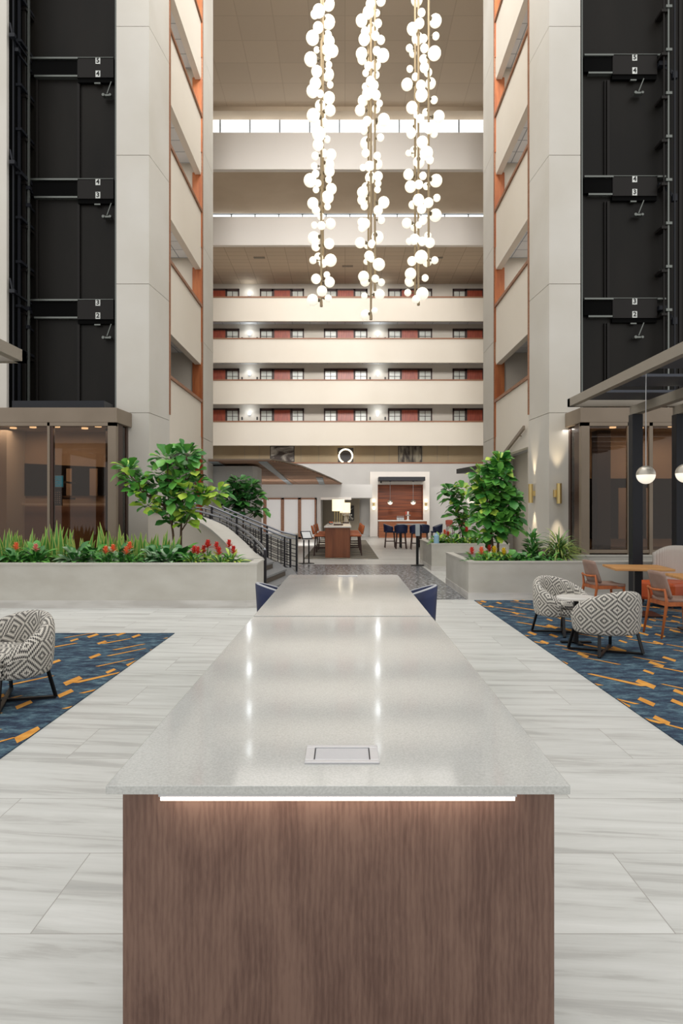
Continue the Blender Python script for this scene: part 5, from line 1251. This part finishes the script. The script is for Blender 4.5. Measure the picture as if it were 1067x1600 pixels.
def bushy(name, label, cat, px, Y, z0, R, hgt, n, mats, ls, shape='lance', group=None, wr=.42, flower=None, fn=0, fm='red_flower', droop=.5):
    Y += {11: .16, 12: .12}.get(int(Y), 0)
    x = P(px, 0, Y).x; o_ = (x, Y, z0); o = thing(name, label, cat, o_, group=group)
    m = MB(o_)
    for k in range(n):
        d = rdir(.05, .95); c = Vector((x, Y, z0))+Vector((d.x*R*.45, d.y*R*.45, hgt*.75*rnd.uniform(.15, 1)*(.45+.55*abs(d.z))))
        m.cur = rnd.randrange(len(mats)); s_ = ls*rnd.uniform(.75, 1.2)
        if d.y < -.2: s_ *= .8; c.z = max(c.z, z0+.12)
        dd = Vector((d.x, d.y, .25+d.z*.8)); m.leaf(c, dd, Vector((0, -.2, 1)), s_, s_*wr, droop=droop*rnd.uniform(.5, 1.2), shape=shape)
    m.build('foliage', list(mats), o, smooth=True)
    st_ = MB(o_).tube([(x, Y, z0-.02), (x, Y, z0+hgt*.6)], [.02, .008], 6); st_.build('stem', 'leaf_deep', o)
    for k in range(fn):
        fx = x+rnd.uniform(-.6, .6)*R; fy = Y-rnd.uniform(-.1, .5)*R; fz = z0+hgt*rnd.uniform(.85, 1.25); f = MB(o_)
        for j in range(22):
            a = j*2.4; zz = j*.005; dd = Vector((math.cos(a), math.sin(a), .35+.07*j)); f.leaf((fx, fy, fz-.06+zz), dd, Vector((0, 0, 1)), .12*(1-.02*j), .042, droop=.15, shape='lance')
        f.build('flower', fm, o); MB(o_).tube([(x, Y, z0), (fx, fy, fz-.06)], .006, 5).build('flower_stem', 'leaf_green', o)
    return o
for i, (px, Y) in enumerate(((22, 11.75), (58, 11.8), (118, 11.75), (145, 12.0), (186, 11.8), (242, 11.9), (262, 11.7), (284, 11.95))):
    bushy('aglaonema', 'low silver green broad leaved plant in the long planter, %s from the frame edge' % ('first', 'second', 'third', 'fourth', 'fifth', 'sixth', 'seventh', 'eighth')[i], 'leafy plant', px, Y, .6, .34, .46, 58,
          ('leaf_silver', 'leaf_deep') if i in (2, 4, 5, 6) else ('leaf_green', 'leaf_deep'), .29, group='low leafy plants in the long planter')
for i, (px, Y, fm, fn) in enumerate(((25, 11.6, 'orange_flower', 1), (53, 11.6, 'pink_flower', 1), (168, 11.55, 'orange_flower', 2), (190, 11.6, 'orange_flower', 1), (207, 11.6, 'orange_flower', 1), (302, 11.6, 'red_flower', 2), (322, 11.8, 'red_flower', 3), (345, 11.55, 'red_flower', 2), (362, 11.7, 'red_flower', 2))):
    bushy('bromeliad', '%s in the long planter, %s' % ({'orange_flower': 'orange flowering bromeliad', 'pink_flower': 'pink flowering bromeliad', 'red_flower': 'red flowering bromeliad'}[fm],
          ('nearest the frame edge', 'beside the first snake plants', 'left under the tall snake plant', 'middle of the three orange ones', 'closest to the fig stems', 'first right of the fig stems', 'second right of the fig stems', 'third right of the fig stems', 'next to the curved wall')[i]), 'flowering plant',
          px, Y, .6, .24, .34, 44, ('leaf_green', 'leaf_deep', 'leaf_lime') if i > 4 else ('leaf_green', 'leaf_deep'), .26, 'lance', 'bromeliads in the long planter', .2, fn=fn, fm=fm)
# right planter
bushy('dracaena', 'grassy arching dracaena with thin striped blades under the front sconce', 'grassy plant', 873, 13.25, .56, .3, .75, 330, ('leaf_grass', 'leaf_grass', 'leaf_yellow_edge', 'leaf_deep'), .52, 'blade', wr=.06, droop=.75)
bushy('zz_plant', 'dark upright zz plant between the tallest fig and the grassy plant', 'leafy plant', 832, 13.3, .56, .24, .95, 170, ('leaf_deep', 'leaf_green'), .15, wr=.4, droop=.2)
bushy('dark_shrub', 'small dark leaved shrub beside the zz plant', 'leafy plant', 846, 13.0, .56, .16, .42, 60, ('leaf_dark', 'bronze_dark'), .11, wr=.5)
for i, (px, Y, fm, fn, ms) in enumerate(((742, 12.6, 'red_flower', 1, 0), (758, 12.6, 'orange_flower', 1, 0), (768, 12.9, 'yellow_flower', 1, 1), (782, 12.8, 'yellow_flower', 1, 1), (800, 12.7, 'red_flower', 0, 2), (818, 12.7, 'red_flower', 0, 2), (838, 12.6, 'red_flower', 0, 2), (755, 13.4, 'red_flower', 1, 1), (790, 13.2, 'red_flower', 0, 2), (858, 12.7, 'red_flower', 0, 0))):
    bushy('bedding_plant', 'low %s plant below the tallest fig, %s' % ({0: 'deep green', 1: 'yellow flowering', 2: 'broad leaved green'}[ms], ('at the near corner with a red bloom', 'with an orange bloom', 'with a pale yellow bloom', 'with a bright yellow bloom', 'just past the fig trunk', 'before the zz plant', 'between zz plant and rim', 'behind the corner', 'behind the fig trunk', 'before the grassy plant')[i]), 'leafy plant',
          px, Y, .56, .26, .3, 32, (('leaf_green', 'leaf_deep'), ('leaf_lime', 'leaf_green'), ('leaf_green', 'leaf_deep'))[ms], .2, 'lance', 'bedding plants below the tallest fig', (.25, .4, .6)[ms], fn=fn, fm=fm)
for i, (px, Y, fm, fn) in enumerate(((684, 18.6, 'orange_flower', 1), (696, 18.7, 'red_flower', 1), (706, 18.6, 'red_flower', 0), (716, 18.8, 'red_flower', 0), (728, 18.6, 'red_flower', 1), (740, 18.8, 'yellow_flower', 0), (750, 18.7, 'yellow_flower', 0), (735, 19.6, 'red_flower', 0))):
    bushy('bedding_plant', 'low green plant in the smaller planter, %s from the blue can' % ('first', 'second', 'third', 'fourth', 'fifth with a red bloom', 'sixth', 'seventh', 'eighth')[i], 'leafy plant', px, Y, .6, .34, .42, 44,
          ('leaf_green', 'leaf_deep', 'leaf_lime'), .22, 'lance', 'bedding plants in the smaller planter', .45, fn=fn, fm=fm)
